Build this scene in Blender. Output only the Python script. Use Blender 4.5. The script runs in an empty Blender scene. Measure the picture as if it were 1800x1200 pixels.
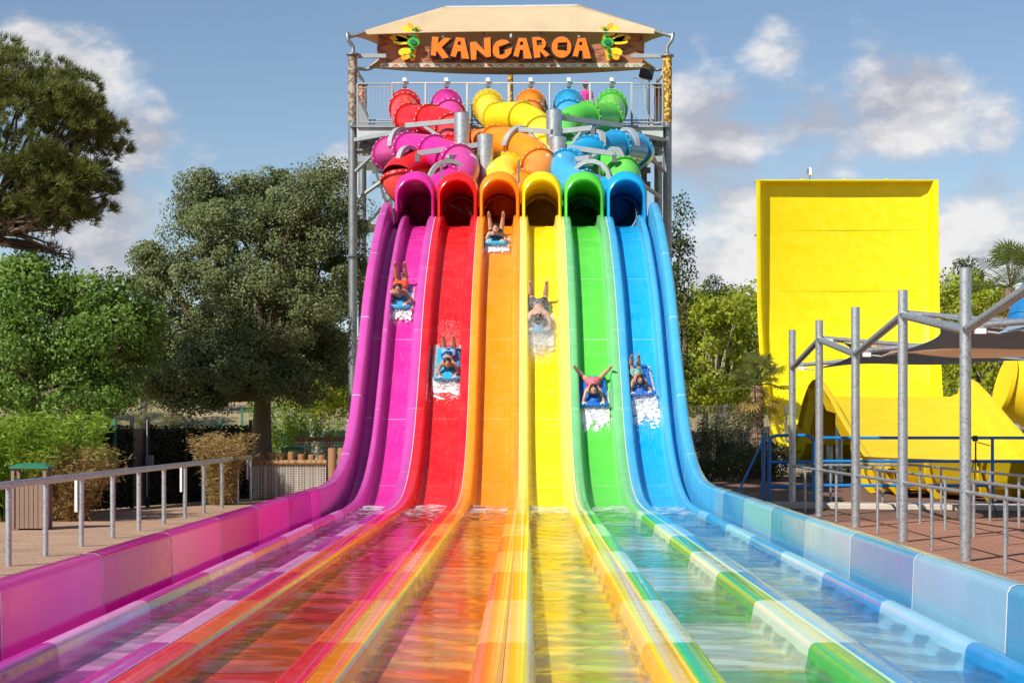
import bpy, math, random
import numpy as np
from mathutils import Vector, Matrix

random.seed(7)
RNG = np.random.default_rng(11)
SC = bpy.context.scene
COL = SC.collection
R = math.radians

# ------------------------------------------------------------------ camera
FPX, VX, VY, CAMZ = 3000.0, 925.0, 748.0, 2.0      # focal length and vanishing point measured in the 1800 px photo
cam_d = bpy.data.cameras.new('camera'); cam = bpy.data.objects.new('camera', cam_d); COL.objects.link(cam)
cam_d.sensor_width = 36.0; cam_d.lens = 60.0
cam_d.shift_x = -(VX - 900) / 1800; cam_d.shift_y = (VY - 600) / 1800
cam_d.clip_start = 0.1; cam_d.clip_end = 6000
cam.location = (0, 0, CAMZ); cam.rotation_euler = (R(90), 0, 0)
SC.camera = cam

# ------------------------------------------------------------------ light
SUN = Vector((-0.50, -0.57, 0.65)).normalized()
SKY_STRENGTH, SUN_STRENGTH, EXPOSURE = 0.085, 4.7, 0.35
world = bpy.data.worlds.new('World'); SC.world = world; world.use_nodes = True
sl = bpy.data.lights.new('sun', 'SUN'); sl.energy = SUN_STRENGTH; sl.angle = R(0.5); sl.color = (1.0, 0.95, 0.86)
so = bpy.data.objects.new('sun', sl); COL.objects.link(so)
so.rotation_euler = (-SUN).to_track_quat('-Z', 'Y').to_euler(); so.location = SUN * 60
SC.view_settings.view_transform = 'Standard'; SC.view_settings.look = 'None'
SC.view_settings.exposure = EXPOSURE; SC.view_settings.gamma = 1.0; SC.view_settings.use_curve_mapping = False
SC.render.engine = 'CYCLES'
SC.cycles.use_denoising = True
SC.cycles.max_bounces = 10; SC.cycles.diffuse_bounces = 6; SC.cycles.transparent_max_bounces = 16
SC.cycles.caustics_reflective = False; SC.cycles.caustics_refractive = False


def view_dir(px, py):
    return Vector(((px - VX) / FPX, 1.0, (VY - py) / FPX)).normalized()


def build_sky():
    nt = world.node_tree; N = nt.nodes; L = nt.links
    N.clear()
    out = N.new('ShaderNodeOutputWorld'); bg = N.new('ShaderNodeBackground'); bg.inputs[1].default_value = SKY_STRENGTH
    sky = N.new('ShaderNodeTexSky'); sky.sky_type = 'NISHITA'; sky.sun_disc = False
    sky.sun_elevation = math.asin(SUN.z); sky.sun_rotation = math.atan2(SUN.x, SUN.y)
    sky.altitude = 600; sky.air_density = 1.0; sky.dust_density = 0.25; sky.ozone_density = 1.6
    tc = N.new('ShaderNodeTexCoord')
    def math_(op, a, b=None, clamp=False):
        m = N.new('ShaderNodeMath'); m.operation = op; m.use_clamp = clamp
        for i, v in enumerate((a, b)):
            if v is None: continue
            if isinstance(v, (int, float)): m.inputs[i].default_value = v
            else: L.new(v, m.inputs[i])
        return m.outputs[0]
    def noise(vec, scale, detail, rough=0.55):
        n = N.new('ShaderNodeTexNoise'); n.inputs['Scale'].default_value = scale
        n.inputs['Detail'].default_value = detail; n.inputs['Roughness'].default_value = rough
        L.new(vec, n.inputs['Vector']); return n.outputs['Fac']
    SEED = 7.7
    mp = N.new('ShaderNodeMapping'); mp.inputs['Scale'].default_value = (1, 1, 1.7); mp.inputs['Location'].default_value = (SEED, 0.4, 1.9)
    L.new(tc.outputs['Generated'], mp.inputs['Vector'])
    n1 = noise(mp.outputs[0], 11.0, 9, 0.58)
    mp2 = N.new('ShaderNodeMapping'); mp2.inputs['Scale'].default_value = (1, 1, 1.7)
    mp2.inputs['Location'].default_value = (SEED - 0.020, 0.4, 1.9 + 0.034)
    L.new(tc.outputs['Generated'], mp2.inputs['Vector'])
    n2 = noise(mp2.outputs[0], 11.0, 9, 0.58)
    # cloud banks, in world directions (centre, angular radius, weight); the last ones lie all round the horizon
    banks = []
    for px, py, r, w in ((1560, 215, 150, .36), (1640, 170, 110, .33), (1440, 260, 150, .37), (1250, 270, 160, .38), (1365, 84, 85, .235), (1200, 230, 70, .3), (1230, 70, 34, .2),
                         (1730, 210, 130, .22), (1280, 450, 160, .32), (1720, 390, 150, .33), (1500, 420, 220, .34), (1300, 380, 170, .36), (1600, 300, 130, .25), 
                         (130, 140, 130, .36), (225, 255, 120, .34), (190, 400, 150, .38), (60, 90, 90, .32), (600, 290, 60, .24), (40, 70, 70, .2),
                         (330, 290, 60, .14), (150, 470, 120, .26)):
        banks.append((view_dir(px, py), r / FPX, w))
    rr = random.Random(5)
    for i in range(26):
        az = R(25 + i * 12.2 + rr.uniform(-3, 3)); el = R(rr.uniform(3, 16))
        banks.append((Vector((math.sin(az) * math.cos(el), math.cos(az) * math.cos(el), math.sin(el))), rr.uniform(.04, .08), rr.uniform(.22, .34)))
    acc = None
    for c, r, w in banks:
        d = N.new('ShaderNodeVectorMath'); d.operation = 'DISTANCE'
        L.new(tc.outputs['Generated'], d.inputs[0]); d.inputs[1].default_value = c
        mr = N.new('ShaderNodeMapRange'); mr.interpolation_type = 'SMOOTHSTEP'
        mr.inputs['From Min'].default_value = r * 1.25; mr.inputs['From Max'].default_value = r * 0.15
        mr.inputs['To Min'].default_value = 0; mr.inputs['To Max'].default_value = w
        L.new(d.outputs['Value'], mr.inputs['Value'])
        acc = mr.outputs[0] if acc is None else math_('MAXIMUM', acc, mr.outputs[0])
    dens = math_('ADD', n1, acc)
    mask = N.new('ShaderNodeMapRange'); mask.interpolation_type = 'SMOOTHSTEP'
    mask.inputs['From Min'].default_value = 0.61; mask.inputs['From Max'].default_value = 0.82
    L.new(dens, mask.inputs['Value'])
    diff = math_('SUBTRACT', n1, n2)
    lit = math_('ADD', math_('MULTIPLY', diff, 5.0), 0.45, True)
    crgb = N.new('ShaderNodeMix'); crgb.data_type = 'RGBA'
    L.new(lit, crgb.inputs['Factor'])
    k = 0.78 / SKY_STRENGTH
    crgb.inputs['A'].default_value = (.46 * k, .47 * k, .54 * k, 1); crgb.inputs['B'].default_value = (.90 * k, .88 * k, .87 * k, 1)
    mix = N.new('ShaderNodeMix'); mix.data_type = 'RGBA'
    f = math_('MULTIPLY', mask.outputs[0], 0.93)
    L.new(f, mix.inputs['Factor']); L.new(sky.outputs[0], mix.inputs['A']); L.new(crgb.outputs['Result'], mix.inputs['B'])
    L.new(mix.outputs['Result'], bg.inputs[0]); L.new(bg.outputs[0], out.inputs[0])


build_sky()

# ------------------------------------------------------------------ helpers
K = 1.5


def P(px, py, y):
    """photo pixel + depth (in 2/3 m units, measured from what it touches) to a world point"""
    Y = y * K
    return Vector(((px - VX) / FPX * Y, Y, CAMZ + (VY - py) / FPX * Y))


def tag(o, label=None, cat=None, group=None, kind=None):
    if label: o['label'] = label
    if cat: o['category'] = cat
    if group: o['group'] = group
    if kind: o['kind'] = kind
    return o


def empty(name, loc=(0, 0, 0), label=None, cat=None, group=None, rz=0):
    o = bpy.data.objects.new(name, None); COL.objects.link(o); o.location = loc; o.rotation_euler = (0, 0, rz)
    o.empty_display_size = 0.2
    return tag(o, label, cat, group)


def copy_tree(o, parent=None):
    c = o.copy(); COL.objects.link(c); c.parent = parent
    for ch in list(o.children): copy_tree(ch, c)
    return c


class G:
    """collects geometry for ONE mesh object"""
    def __init__(s): s.v = []; s.f = []; s.m = []
    def add(s, v, f, m=0):
        b = len(s.v); s.v.extend([tuple(p) for p in v]); s.f.extend([tuple(i + b for i in q) for q in f]); s.m.extend([m] * len(f)); return s
    def box(s, c, sz, M=None, m=0, bevel=0.0):
        x, y, z = [k / 2 for k in sz]; c = Vector(c)
        if bevel <= 0:
            v = [Vector((i * x, j * y, k * z)) for k in (-1, 1) for j in (-1, 1) for i in (-1, 1)]
            f = [(0, 2, 3, 1), (4, 5, 7, 6), (0, 1, 5, 4), (2, 6, 7, 3), (0, 4, 6, 2), (1, 3, 7, 5)]
        else:
            b = bevel; v = []
            for k, zz in ((-1, z), (1, z)): pass
            prof = [(-x + b, -y), (x - b, -y), (x, -y + b), (x, y - b), (x - b, y), (-x + b, y), (-x, y - b), (-x, -y + b)]
            for zz, ins in ((-z, b), (-z + b, 0), (z - b, 0), (z, b)):
                for px, py in prof:
                    fx = (x - ins) / x; fy = (y - ins) / y
                    v.append(Vector((px * fx, py * fy, zz)))
            f = [tuple(range(7, -1, -1)), tuple(range(24, 32))]
            for r in range(3):
                for i in range(8):
                    j = (i + 1) % 8; f.append((r * 8 + i, r * 8 + j, r * 8 + 8 + j, r * 8 + 8 + i))
        if M is not None: v = [M @ p for p in v]
        return s.add([p + c for p in v], f, m)
    def beam(s, a, b, w, h, m=0):
        a = Vector(a); b = Vector(b); d = b - a; L = d.length; z = d.normalized()
        up = Vector((0, 0, 1)) if abs(z.z) < 0.95 else Vector((0, 1, 0))
        x = up.cross(z).normalized(); y = z.cross(x)
        M = Matrix((x, y, z)).transposed()
        return s.box((a + b) / 2, (w, h, L), M, m)
    def tube(s, pts, r, n=10, m=0, caps=True, up=None):
        pts = [Vector(p) for p in pts]; k = len(pts)
        rs = r if isinstance(r, (list, tuple)) else [r] * k
        v = []; f = []
        x = None
        for i in range(k):
            t = (pts[min(i + 1, k - 1)] - pts[max(i - 1, 0)]).normalized()
            if x is None:
                a = Vector((0, 0, 1)) if abs(t.z) < 0.9 else Vector((1, 0, 0))
                x = a.cross(t).normalized()
            else:
                x = (x - t * x.dot(t)).normalized()
            y = t.cross(x)
            for j in range(n):
                a = 2 * math.pi * j / n
                v.append(pts[i] + (x * math.cos(a) + y * math.sin(a)) * rs[i])
        for i in range(k - 1):
            for j in range(n):
                q = (j + 1) % n
                f.append((i * n + j, i * n + q, (i + 1) * n + q, (i + 1) * n + j))
        if caps:
            f.append(tuple(range(n - 1, -1, -1))); f.append(tuple((k - 1) * n + j for j in range(n)))
        return s.add(v, f, m)
    def sphere(s, c, r, M=None, nu=10, nv=7, m=0):
        c = Vector(c); rr = r if isinstance(r, (tuple, list)) else (r, r, r)
        v = []; f = []
        for i in range(nv + 1):
            th = math.pi * i / nv
            for j in range(nu):
                ph = 2 * math.pi * j / nu
                p = Vector((rr[0] * math.sin(th) * math.cos(ph), rr[1] * math.sin(th) * math.sin(ph), rr[2] * math.cos(th)))
                v.append(c + (M @ p if M is not None else p))
        for i in range(nv):
            for j in range(nu):
                q = (j + 1) % nu
                f.append((i * nu + j, (i + 1) * nu + j, (i + 1) * nu + q, i * nu + q))
        return s.add(v, f, m)
    def capsule(s, a, ra, b, rb, n=10, m=0):
        a = Vector(a); b = Vector(b); d = b - a; t = d.normalized() if d.length > 1e-6 else Vector((0, 0, 1))
        pts = []; rs = []
        for q in (-1.0, -.87, -.5, 0): pts.append(a + t * ra * q); rs.append(max(ra * math.sqrt(max(0, 1 - q * q)), .001))
        for q in (0, .5, .87, 1.0): pts.append(b + t * rb * q); rs.append(max(rb * math.sqrt(max(0, 1 - q * q)), .001))
        return s.tube(pts, rs, n, m)
    def prism(s, poly, z0, z1, M=None, m=0):
        """poly: list of (x,z) in the XZ plane, extruded in y from z0 to z1"""
        n = len(poly); v = [Vector((x, z0, z)) for x, z in poly] + [Vector((x, z1, z)) for x, z in poly]
        if M is not None: v = [M @ p for p in v]
        f = [tuple(range(n)), tuple(range(2 * n - 1, n - 1, -1))]
        for i in range(n):
            j = (i + 1) % n; f.append((i, i + n, j + n, j))
        return s.add(v, f, m)
    def build(s, name, mats, parent=None, smooth=True, angle=35):
        me = bpy.data.meshes.new(name); me.from_pydata(s.v, [], s.f)
        mats = mats if isinstance(mats, (list, tuple)) else [mats]
        for mm in mats: me.materials.append(mm)
        if len(mats) > 1: me.polygons.foreach_set('material_index', s.m)
        if smooth:
            me.polygons.foreach_set('use_smooth', [True] * len(me.polygons))
            me.update()
            me.set_sharp_from_angle(angle=R(angle))
        me.update()
        o = bpy.data.objects.new(name, me); COL.objects.link(o)
        if parent is not None: o.parent = parent
        return o


def mesh_np(name, verts, faces, mat, parent=None, smooth=False):
    """fast mesh from numpy arrays (faces: all the same size)"""
    me = bpy.data.meshes.new(name)
    nv = len(verts); nf, k = faces.shape
    me.vertices.add(nv); me.vertices.foreach_set('co', verts.astype(np.float32).ravel())
    me.loops.add(nf * k); me.loops.foreach_set('vertex_index', faces.astype(np.int32).ravel())
    me.polygons.add(nf); me.polygons.foreach_set('loop_start', np.arange(0, nf * k, k, dtype=np.int32))
    if smooth: me.polygons.foreach_set('use_smooth', np.ones(nf, dtype=bool))
    me.update(calc_edges=True); me.validate()
    me.materials.append(mat)
    o = bpy.data.objects.new(name, me); COL.objects.link(o)
    if parent is not None: o.parent = parent
    return o


# ------------------------------------------------------------------ materials
class NT:
    def __init__(s, name):
        s.mat = bpy.data.materials.new(name); s.mat.use_nodes = True
        s.N = s.mat.node_tree.nodes; s.L = s.mat.node_tree.links; s.N.clear()
        s.out = s.N.new('ShaderNodeOutputMaterial')
    def n(s, t, **kw):
        o = s.N.new(t)
        for k, v in kw.items(): setattr(o, k, v)
        return o
    def link(s, a, b): s.L.new(a, b)
    def coords(s, scale=(1, 1, 1), kind='Object'):
        tc = s.n('ShaderNodeTexCoord'); mp = s.n('ShaderNodeMapping'); mp.inputs['Scale'].default_value = scale
        s.link(tc.outputs[kind], mp.inputs[0]); return mp.outputs[0]
    def noise(s, vec, scale, detail=4, rough=.55):
        o = s.n('ShaderNodeTexNoise'); o.inputs['Scale'].default_value = scale; o.inputs['Detail'].default_value = detail
        o.inputs['Roughness'].default_value = rough; s.link(vec, o.inputs['Vector']); return o.outputs['Fac']
    def ramp(s, fac, stops):
        o = s.n('ShaderNodeValToRGB'); s.link(fac, o.inputs[0]); e = o.color_ramp.elements
        while len(e) < len(stops): e.new(0.5)
        for i, (p, c) in enumerate(stops):
            e[i].position = p; e[i].color = (c[0], c[1], c[2], 1) if not isinstance(c, (int, float)) else (c, c, c, 1)
        return o.outputs[0]
    def bump(s, h, strength, dist=0.01, nrm=None):
        b = s.n('ShaderNodeBump'); b.inputs['Strength'].default_value = strength; b.inputs['Distance'].default_value = dist
        s.link(h, b.inputs['Height'])
        if nrm is not None: s.link(nrm, b.inputs['Normal'])
        return b.outputs[0]
    def principled(s, rough=.5, metal=0, spec=.5, coat=0, color=None):
        p = s.n('ShaderNodeBsdfPrincipled'); p.inputs['Roughness'].default_value = rough; p.inputs['Metallic'].default_value = metal
        p.inputs['Specular IOR Level'].default_value = spec; p.inputs['Coat Weight'].default_value = coat; p.inputs['Coat Roughness'].default_value = .05
        if color is not None: p.inputs['Base Color'].default_value = (*color, 1)
        s.link(p.outputs[0], s.out.inputs[0]); return p


def add_translucency(mat, color, amount):
    nt = mat.node_tree; out = [n for n in nt.nodes if n.type == 'OUTPUT_MATERIAL'][0]; src = out.inputs[0].links[0].from_socket
    tr = nt.nodes.new('ShaderNodeBsdfTranslucent'); tr.inputs[0].default_value = (*color, 1); mx = nt.nodes.new('ShaderNodeMixShader'); mx.inputs[0].default_value = amount
    nt.links.new(src, mx.inputs[1]); nt.links.new(tr.outputs[0], mx.inputs[2]); nt.links.new(mx.outputs[0], out.inputs[0]); return mat


def mixc(c, d, t): return tuple(a * (1 - t) + b * t for a, b in zip(c, d))


def m_basic(name, color, rough=.5, metal=0, var=.18, scale=6, coat=0, bump=0, bscale=40, spec=.5, stretch=(1, 1, 1)):
    t = NT(name); vec = t.coords(stretch); p = t.principled(rough, metal, spec, coat)
    n = t.noise(vec, scale, 5, .6)
    col = t.ramp(n, [(.3, tuple(c * (1 - var) for c in color)), (.7, tuple(min(1, c * (1 + var)) for c in color))])
    t.link(col, p.inputs['Base Color'])
    if bump: t.link(t.bump(t.noise(vec, bscale, 4), bump, .01), p.inputs['Normal'])
    return t.mat


def m_fibre(name, color, rough=.18, wet=0.0, streak=0.0, spec=.4):
    """glossy gel-coat; wet: a thin film of running water with its fine ripples"""
    t = NT(name); vec = t.coords(); p = t.principled(rough, 0, spec, 0)
    n = t.noise(vec, 2.2, 6, .65)
    n2 = t.noise(t.coords((9, 1.2, 1.2)), 3.0, 4, .6)
    col = t.ramp(n, [(.32, mixc(color, (0, 0, 0), .10)), (.68, mixc(color, (1, 1, 1), .02))])
    if streak:
        mx = t.n('ShaderNodeMix', data_type='RGBA'); mx.inputs['B'].default_value = (*mixc(color, (.95, .95, .95), .5), 1)
        t.link(t.ramp(n2, [(.58, 0.0), (.78, streak)]), mx.inputs['Factor']); t.link(col, mx.inputs['A']); col = mx.outputs['Result']
    t.link(col, p.inputs['Base Color'])
    if wet:
        b1 = t.bump(t.noise(t.coords((26, 13, 13)), 2.2, 3, .6), wet, .012)
        b2 = t.bump(t.noise(t.coords((3.2, 1.0, 1.0)), 2.0, 2, .5), .25, .03, b1)
        t.link(b2, p.inputs['Normal'])
    else:
        t.link(t.bump(t.noise(vec, 5, 3), .08, .01), p.inputs['Normal'])
    rr = t.ramp(t.noise(vec, 7, 4), [(.3, max(.04, rough - .07)), (.7, rough + .1)])
    t.link(rr, p.inputs['Roughness'])
    return t.mat


def m_leaf(name, dark, light, trans=.32, scale=1.6, rough=.5):
    t = NT(name); vec = t.coords(kind='Object')
    n = t.noise(vec, scale, 3, .7); n2 = t.noise(vec, 23.0, 2, .7)
    ad = t.n('ShaderNodeMath', operation='ADD'); t.link(n, ad.inputs[0]); t.link(n2, ad.inputs[1])
    hv = t.n('ShaderNodeMath', operation='MULTIPLY'); t.link(ad.outputs[0], hv.inputs[0]); hv.inputs[1].default_value = .5
    col = t.ramp(hv.outputs[0], [(.36, dark), (.64, light)])
    p = t.n('ShaderNodeBsdfPrincipled'); p.inputs['Roughness'].default_value = rough; p.inputs['Specular IOR Level'].default_value = .3
    tr = t.n('ShaderNodeBsdfTranslucent'); mx = t.n('ShaderNodeMixShader'); mx.inputs[0].default_value = trans
    t.link(col, p.inputs['Base Color']); t.link(col, tr.inputs['Color'])
    t.link(p.outputs[0], mx.inputs[1]); t.link(tr.outputs[0], mx.inputs[2]); t.link(mx.outputs[0], t.out.inputs[0])
    return t.mat


def m_galv(name, base=(.42, .44, .45), rough=.42):
    t = NT(name); vec = t.coords(); p = t.principled(rough, .75, .5)
    v = t.n('ShaderNodeTexVoronoi'); v.inputs['Scale'].default_value = 34; t.link(vec, v.inputs['Vector'])
    s = t.n('ShaderNodeSeparateColor'); t.link(v.outputs['Color'], s.inputs[0])
    n = t.noise(vec, 3, 5)
    ad = t.n('ShaderNodeMath', operation='ADD'); t.link(s.outputs[0], ad.inputs[0]); t.link(n, ad.inputs[1])
    col = t.ramp(ad.outputs[0], [(.45, tuple(c * .78 for c in base)), (1.0, tuple(min(1, c * 1.25) for c in base))])
    t.link(col, p.inputs['Base Color']); return t.mat


def m_paving(name, c1, c2, mortar, bw=.2, bh=.1):
    t = NT(name); vec = t.coords(); p = t.principled(.8, 0, .25)
    b = t.n('ShaderNodeTexBrick'); b.inputs['Scale'].default_value = 1; b.inputs['Brick Width'].default_value = bw; b.inputs['Row Height'].default_value = bh
    b.inputs['Mortar Size'].default_value = .012; b.inputs['Color1'].default_value = (*c1, 1); b.inputs['Color2'].default_value = (*c2, 1)
    b.inputs['Mortar'].default_value = (*mortar, 1); t.link(vec, b.inputs['Vector'])
    n = t.noise(vec, .9, 7, .68)
    mx = t.n('ShaderNodeMix', data_type='RGBA', blend_type='MULTIPLY'); mx.inputs['Factor'].default_value = .8
    t.link(b.outputs[0], mx.inputs['A']); t.link(t.ramp(n, [(.3, .68), (.7, 1.0)]), mx.inputs['B'])
    t.link(mx.outputs['Result'], p.inputs['Base Color'])
    t.link(t.bump(b.outputs['Fac'], -.4, .006), p.inputs['Normal']); return t.mat


def m_ground():
    t = NT('dry_earth'); vec = t.coords(); p = t.principled(.95, 0, .15)
    n = t.noise(vec, .07, 8, .62); n2 = t.noise(vec, 2.5, 6, .7)
    c = t.ramp(n, [(.36, (.15, .17, .06)), (.46, (.34, .27, .14)), (.6, (.46, .35, .22)), (.75, (.40, .30, .19))])
    mx = t.n('ShaderNodeMix', data_type='RGBA', blend_type='MULTIPLY'); mx.inputs['Factor'].default_value = .8
    t.link(c, mx.inputs['A']); t.link(t.ramp(n2, [(.3, .55), (.7, 1.05)]), mx.inputs['B']); t.link(mx.outputs['Result'], p.inputs['Base Color'])
    t.link(t.bump(n2, .6, .05), p.inputs['Normal']); return t.mat


def m_water():
    t = NT('pool_water'); vec = t.coords()
    b1 = t.bump(t.noise(t.coords((1.0, 2.2, 1)), 2.3, 3, .55), .16, .03)
    b2 = t.bump(t.noise(t.coords((1.0, 1.6, 1)), 9.0, 2, .5), .10, .006, b1)
    b2 = t.bump(t.noise(t.coords((1.0, 2.2, 1)), 1.1, 3, .6), .15, .05, b2)
    fr = t.n('ShaderNodeFresnel'); fr.inputs['IOR'].default_value = 1.33
    fs = t.n('ShaderNodeMath', operation='MULTIPLY'); t.link(fr.outputs[0], fs.inputs[0]); fs.inputs[1].default_value = .5
    gl = t.n('ShaderNodeBsdfGlossy'); gl.inputs['Roughness'].default_value = .03; t.link(b2, gl.inputs['Normal'])
    tp = t.n('ShaderNodeBsdfTransparent'); tp.inputs['Color'].default_value = (.97, .985, .985, 1)
    mx = t.n('ShaderNodeMixShader'); t.link(fs.outputs[0], mx.inputs[0]); t.link(tp.outputs[0], mx.inputs[1]); t.link(gl.outputs[0], mx.inputs[2])
    # white froth where the chutes plunge in
    df = t.n('ShaderNodeBsdfDiffuse'); df.inputs['Color'].default_value = (.85, .87, .88, 1)
    tc = t.n('ShaderNodeTexCoord'); sp = t.n('ShaderNodeSeparateXYZ'); t.link(tc.outputs['Object'], sp.inputs[0])
    mr = t.n('ShaderNodeMapRange'); mr.inputs['From Min'].default_value = 19; mr.inputs['From Max'].default_value = 28.5
    mr.inputs['To Min'].default_value = -.1; mr.inputs['To Max'].default_value = .27; t.link(sp.outputs[1], mr.inputs['Value'])
    fo = t.noise(t.coords((2.2, 4.0, 1)), 2.3, 8, .72)
    ad = t.n('ShaderNodeMath', operation='ADD'); t.link(fo, ad.inputs[0]); t.link(mr.outputs[0], ad.inputs[1])
    fm = t.ramp(ad.outputs[0], [(.70, 0.0), (.95, .7)])
    m2 = t.n('ShaderNodeMixShader'); t.link(fm, m2.inputs[0]); t.link(mx.outputs[0], m2.inputs[1]); t.link(df.outputs[0], m2.inputs[2])
    t.link(m2.outputs[0], t.out.inputs[0]); return t.mat


def m_wood(name, c1, c2, scale=3, stretch=(1, 6, 6), rough=.6):
    t = NT(name); vec = t.coords(stretch); p = t.principled(rough, 0, .3)
    n = t.noise(vec, scale, 7, .65)
    w = t.n('ShaderNodeTexWave'); w.inputs['Scale'].default_value = scale * .6; w.inputs['Distortion'].default_value = 7; w.inputs['Detail'].default_value = 4
    t.link(vec, w.inputs['Vector'])
    ad = t.n('ShaderNodeMath', operation='ADD'); t.link(n, ad.inputs[0]); t.link(w.outputs['Fac'], ad.inputs[1])
    t.link(t.ramp(ad.outputs[0], [(.35, c1), (1.25 / 1.3, c2)]), p.inputs['Base Color'])
    t.link(t.bump(n, .3, .01), p.inputs['Normal']); return t.mat


def m_fabric(name, color, trans=.25):
    t = NT(name); vec = t.coords()
    n = t.noise(vec, 1.3, 5); col = t.ramp(n, [(.3, tuple(c * .9 for c in color)), (.7, color)])
    p = t.n('ShaderNodeBsdfPrincipled'); p.inputs['Roughness'].default_value = .85; p.inputs['Specular IOR Level'].default_value = .15
    t.link(t.bump(t.noise(t.coords((1.6, .5, .5)), 1.6, 3), .35, .06), p.inputs['Normal'])
    tr = t.n('ShaderNodeBsdfTranslucent'); mx = t.n('ShaderNodeMixShader'); mx.inputs[0].default_value = trans
    t.link(col, p.inputs['Base Color']); t.link(col, tr.inputs[0]); t.link(p.outputs[0], mx.inputs[1]); t.link(tr.outputs[0], mx.inputs[2])
    t.link(mx.outputs[0], t.out.inputs[0]); return t.mat


def m_pattern(name, c1, c2, scale=28):
    t = NT(name); p = t.principled(.6); v = t.n('ShaderNodeTexVoronoi'); v.inputs['Scale'].default_value = scale; t.link(t.coords(), v.inputs['Vector'])
    sp = t.n('ShaderNodeSeparateColor'); t.link(v.outputs['Color'], sp.inputs[0])
    t.link(t.ramp(sp.outputs[0], [(.45, c1), (.55, c2)]), p.inputs['Base Color']); return t.mat



LANES = ['purple', 'red', 'orange', 'yellow', 'green', 'blue']
C_MAIN = {'purple': (.66, .020, .30), 'red': (.80, .010, .014), 'orange': (.93, .27, .002), 'yellow': (.92, .69, .001), 'green': (.10, .60, .055), 'blue': (.002, .36, .70)}
C_EDGE = {'purple': (.58, .07, .37), 'red': (.76, .012, .022), 'orange': (.91, .30, .012), 'yellow': (.92, .74, .13), 'green': (.17, .53, .20), 'blue': (.06, .39, .66)}
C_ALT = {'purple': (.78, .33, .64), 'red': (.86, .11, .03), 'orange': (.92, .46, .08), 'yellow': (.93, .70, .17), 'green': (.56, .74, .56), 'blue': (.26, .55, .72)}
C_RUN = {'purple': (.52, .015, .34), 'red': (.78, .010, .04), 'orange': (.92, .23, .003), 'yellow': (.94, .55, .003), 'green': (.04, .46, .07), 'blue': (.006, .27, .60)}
C_WALL = {'purple': ((.62, .10, .43), (.52, .03, .35)), 'blue': ((.27, .54, .70), (.09, .38, .62))}
M = {}
for k in LANES:
    M[k] = m_fibre(k + '_wet_gelcoat', C_MAIN[k], .24, wet=.5, streak=.18, spec=.35)
    M[k + '_edge'] = m_fibre(k + '_gelcoat_edge', C_EDGE[k], .2)
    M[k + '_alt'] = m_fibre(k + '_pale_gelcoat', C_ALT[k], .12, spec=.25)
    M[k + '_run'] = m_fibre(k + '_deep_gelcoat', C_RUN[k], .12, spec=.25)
    M[k + '_tube'] = m_fibre(k + '_tube_gelcoat', C_MAIN[k], .2)
    M[k + '_clear'] = m_fibre(k + '_smoked_gelcoat', mixc(C_MAIN[k], (.42, .36, .33), .12), .16)
    M[k + '_dark'] = m_fibre(k + '_flange_gelcoat', mixc(C_MAIN[k], (0, 0, 0), .3), .3)
M['seal'] = m_basic('white_sealant', (.72, .70, .68), .6, var=.1)
M['water'] = m_water()
M['galv'] = m_galv('galvanised_steel')
M['galv_d'] = m_galv('weathered_steel', (.25, .265, .27), .5)
M['steel'] = m_basic('grey_painted_steel', (.33, .36, .37), .45, var=.12, scale=4)
M['steel_l'] = m_basic('pale_painted_steel', (.50, .53, .53), .45, var=.1, scale=4)
M['steel_d'] = m_basic('dark_painted_steel', (.13, .14, .15), .5, var=.15)
M['black'] = m_basic('black_plastic', (.018, .018, .02), .4)
M['white'] = m_basic('white_plastic', (.8, .8, .78), .35, var=.05)
M['yslide'] = m_fibre('yellow_wall_gelcoat', (.80, .645, .001), .4, spec=.15)
for k in ('purple', 'blue'):
    for q in (0, 1): M[k + '_wall%d' % q] = add_translucency(m_fibre(k + '_wall_gelcoat', C_WALL[k][q], .07, spec=.2), tuple(min(1, c * 1.35) for c in C_WALL[k][q]), .55 if k == 'purple' else .2)
M['yslide_o'] = m_fibre('yellow_trough_gelcoat', (.80, .56, .004), .35, spec=.2)
M['blue_paint'] = m_basic('blue_paint', (.008, .21, .60), .35, var=.12, coat=.3)
M['bslide'] = m_fibre('deep_blue_gelcoat', (.01, .16, .40), .25)
M['canvas'] = m_fabric('beige_canvas', (.72, .555, .35), .25)
M['sail_grey'] = m_fabric('grey_shade_cloth', (.30, .40, .50), .15)
M['sail_beige'] = m_fabric('sand_shade_cloth', (.78, .58, .42), .6)
M['sign_wood'] = m_wood('sign_wood_print', (.19, .062, .033), (.42, .17, .085), 2.0, (.35, 3, 6))
M['log'] = m_wood('round_timber', (.13, .055, .02), (.36, .19, .085), 5, (3, 3, .6), .7)
M['log_h'] = m_wood('round_timber_rail', (.15, .065, .022), (.38, .21, .09), 5, (.6, 3, 3), .7)
M['totem_r'] = m_wood('painted_rust_log', (.20, .055, .02), (.62, .34, .22), 4, (5, 5, 1.2), .6)
M['totem_w'] = m_wood('bleached_log', (.10, .065, .04), (.48, .40, .32), 6, (6, 6, 1.2), .7)
M['totem_y'] = m_wood('painted_yellow_log', (.05, .03, .008), (.72, .42, .06), 9, (3, 3, 2.2), .6)
M['totem_y'] = m_pattern('painted_yellow_totem', (.20, .10, .012), (.74, .44, .06), 15)
M['totem_w'] = m_pattern('weathered_totem', (.16, .105, .065), (.36, .30, .24), 13)
M['totem_r'] = m_pattern('painted_rust_totem', (.24, .07, .03), (.55, .26, .15), 13)
M['plank'] = m_wood('brown_composite_plank', (.17, .105, .075), (.30, .20, .15), 6, (5, 5, .7), .7)
M['lid'] = m_basic('green_lid_plastic', (.03, .17, .10), .45, var=.15)
M['bark'] = m_wood('tree_bark', (.045, .03, .02), (.20, .145, .10), 6, (2, 2, .5), .9)
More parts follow.
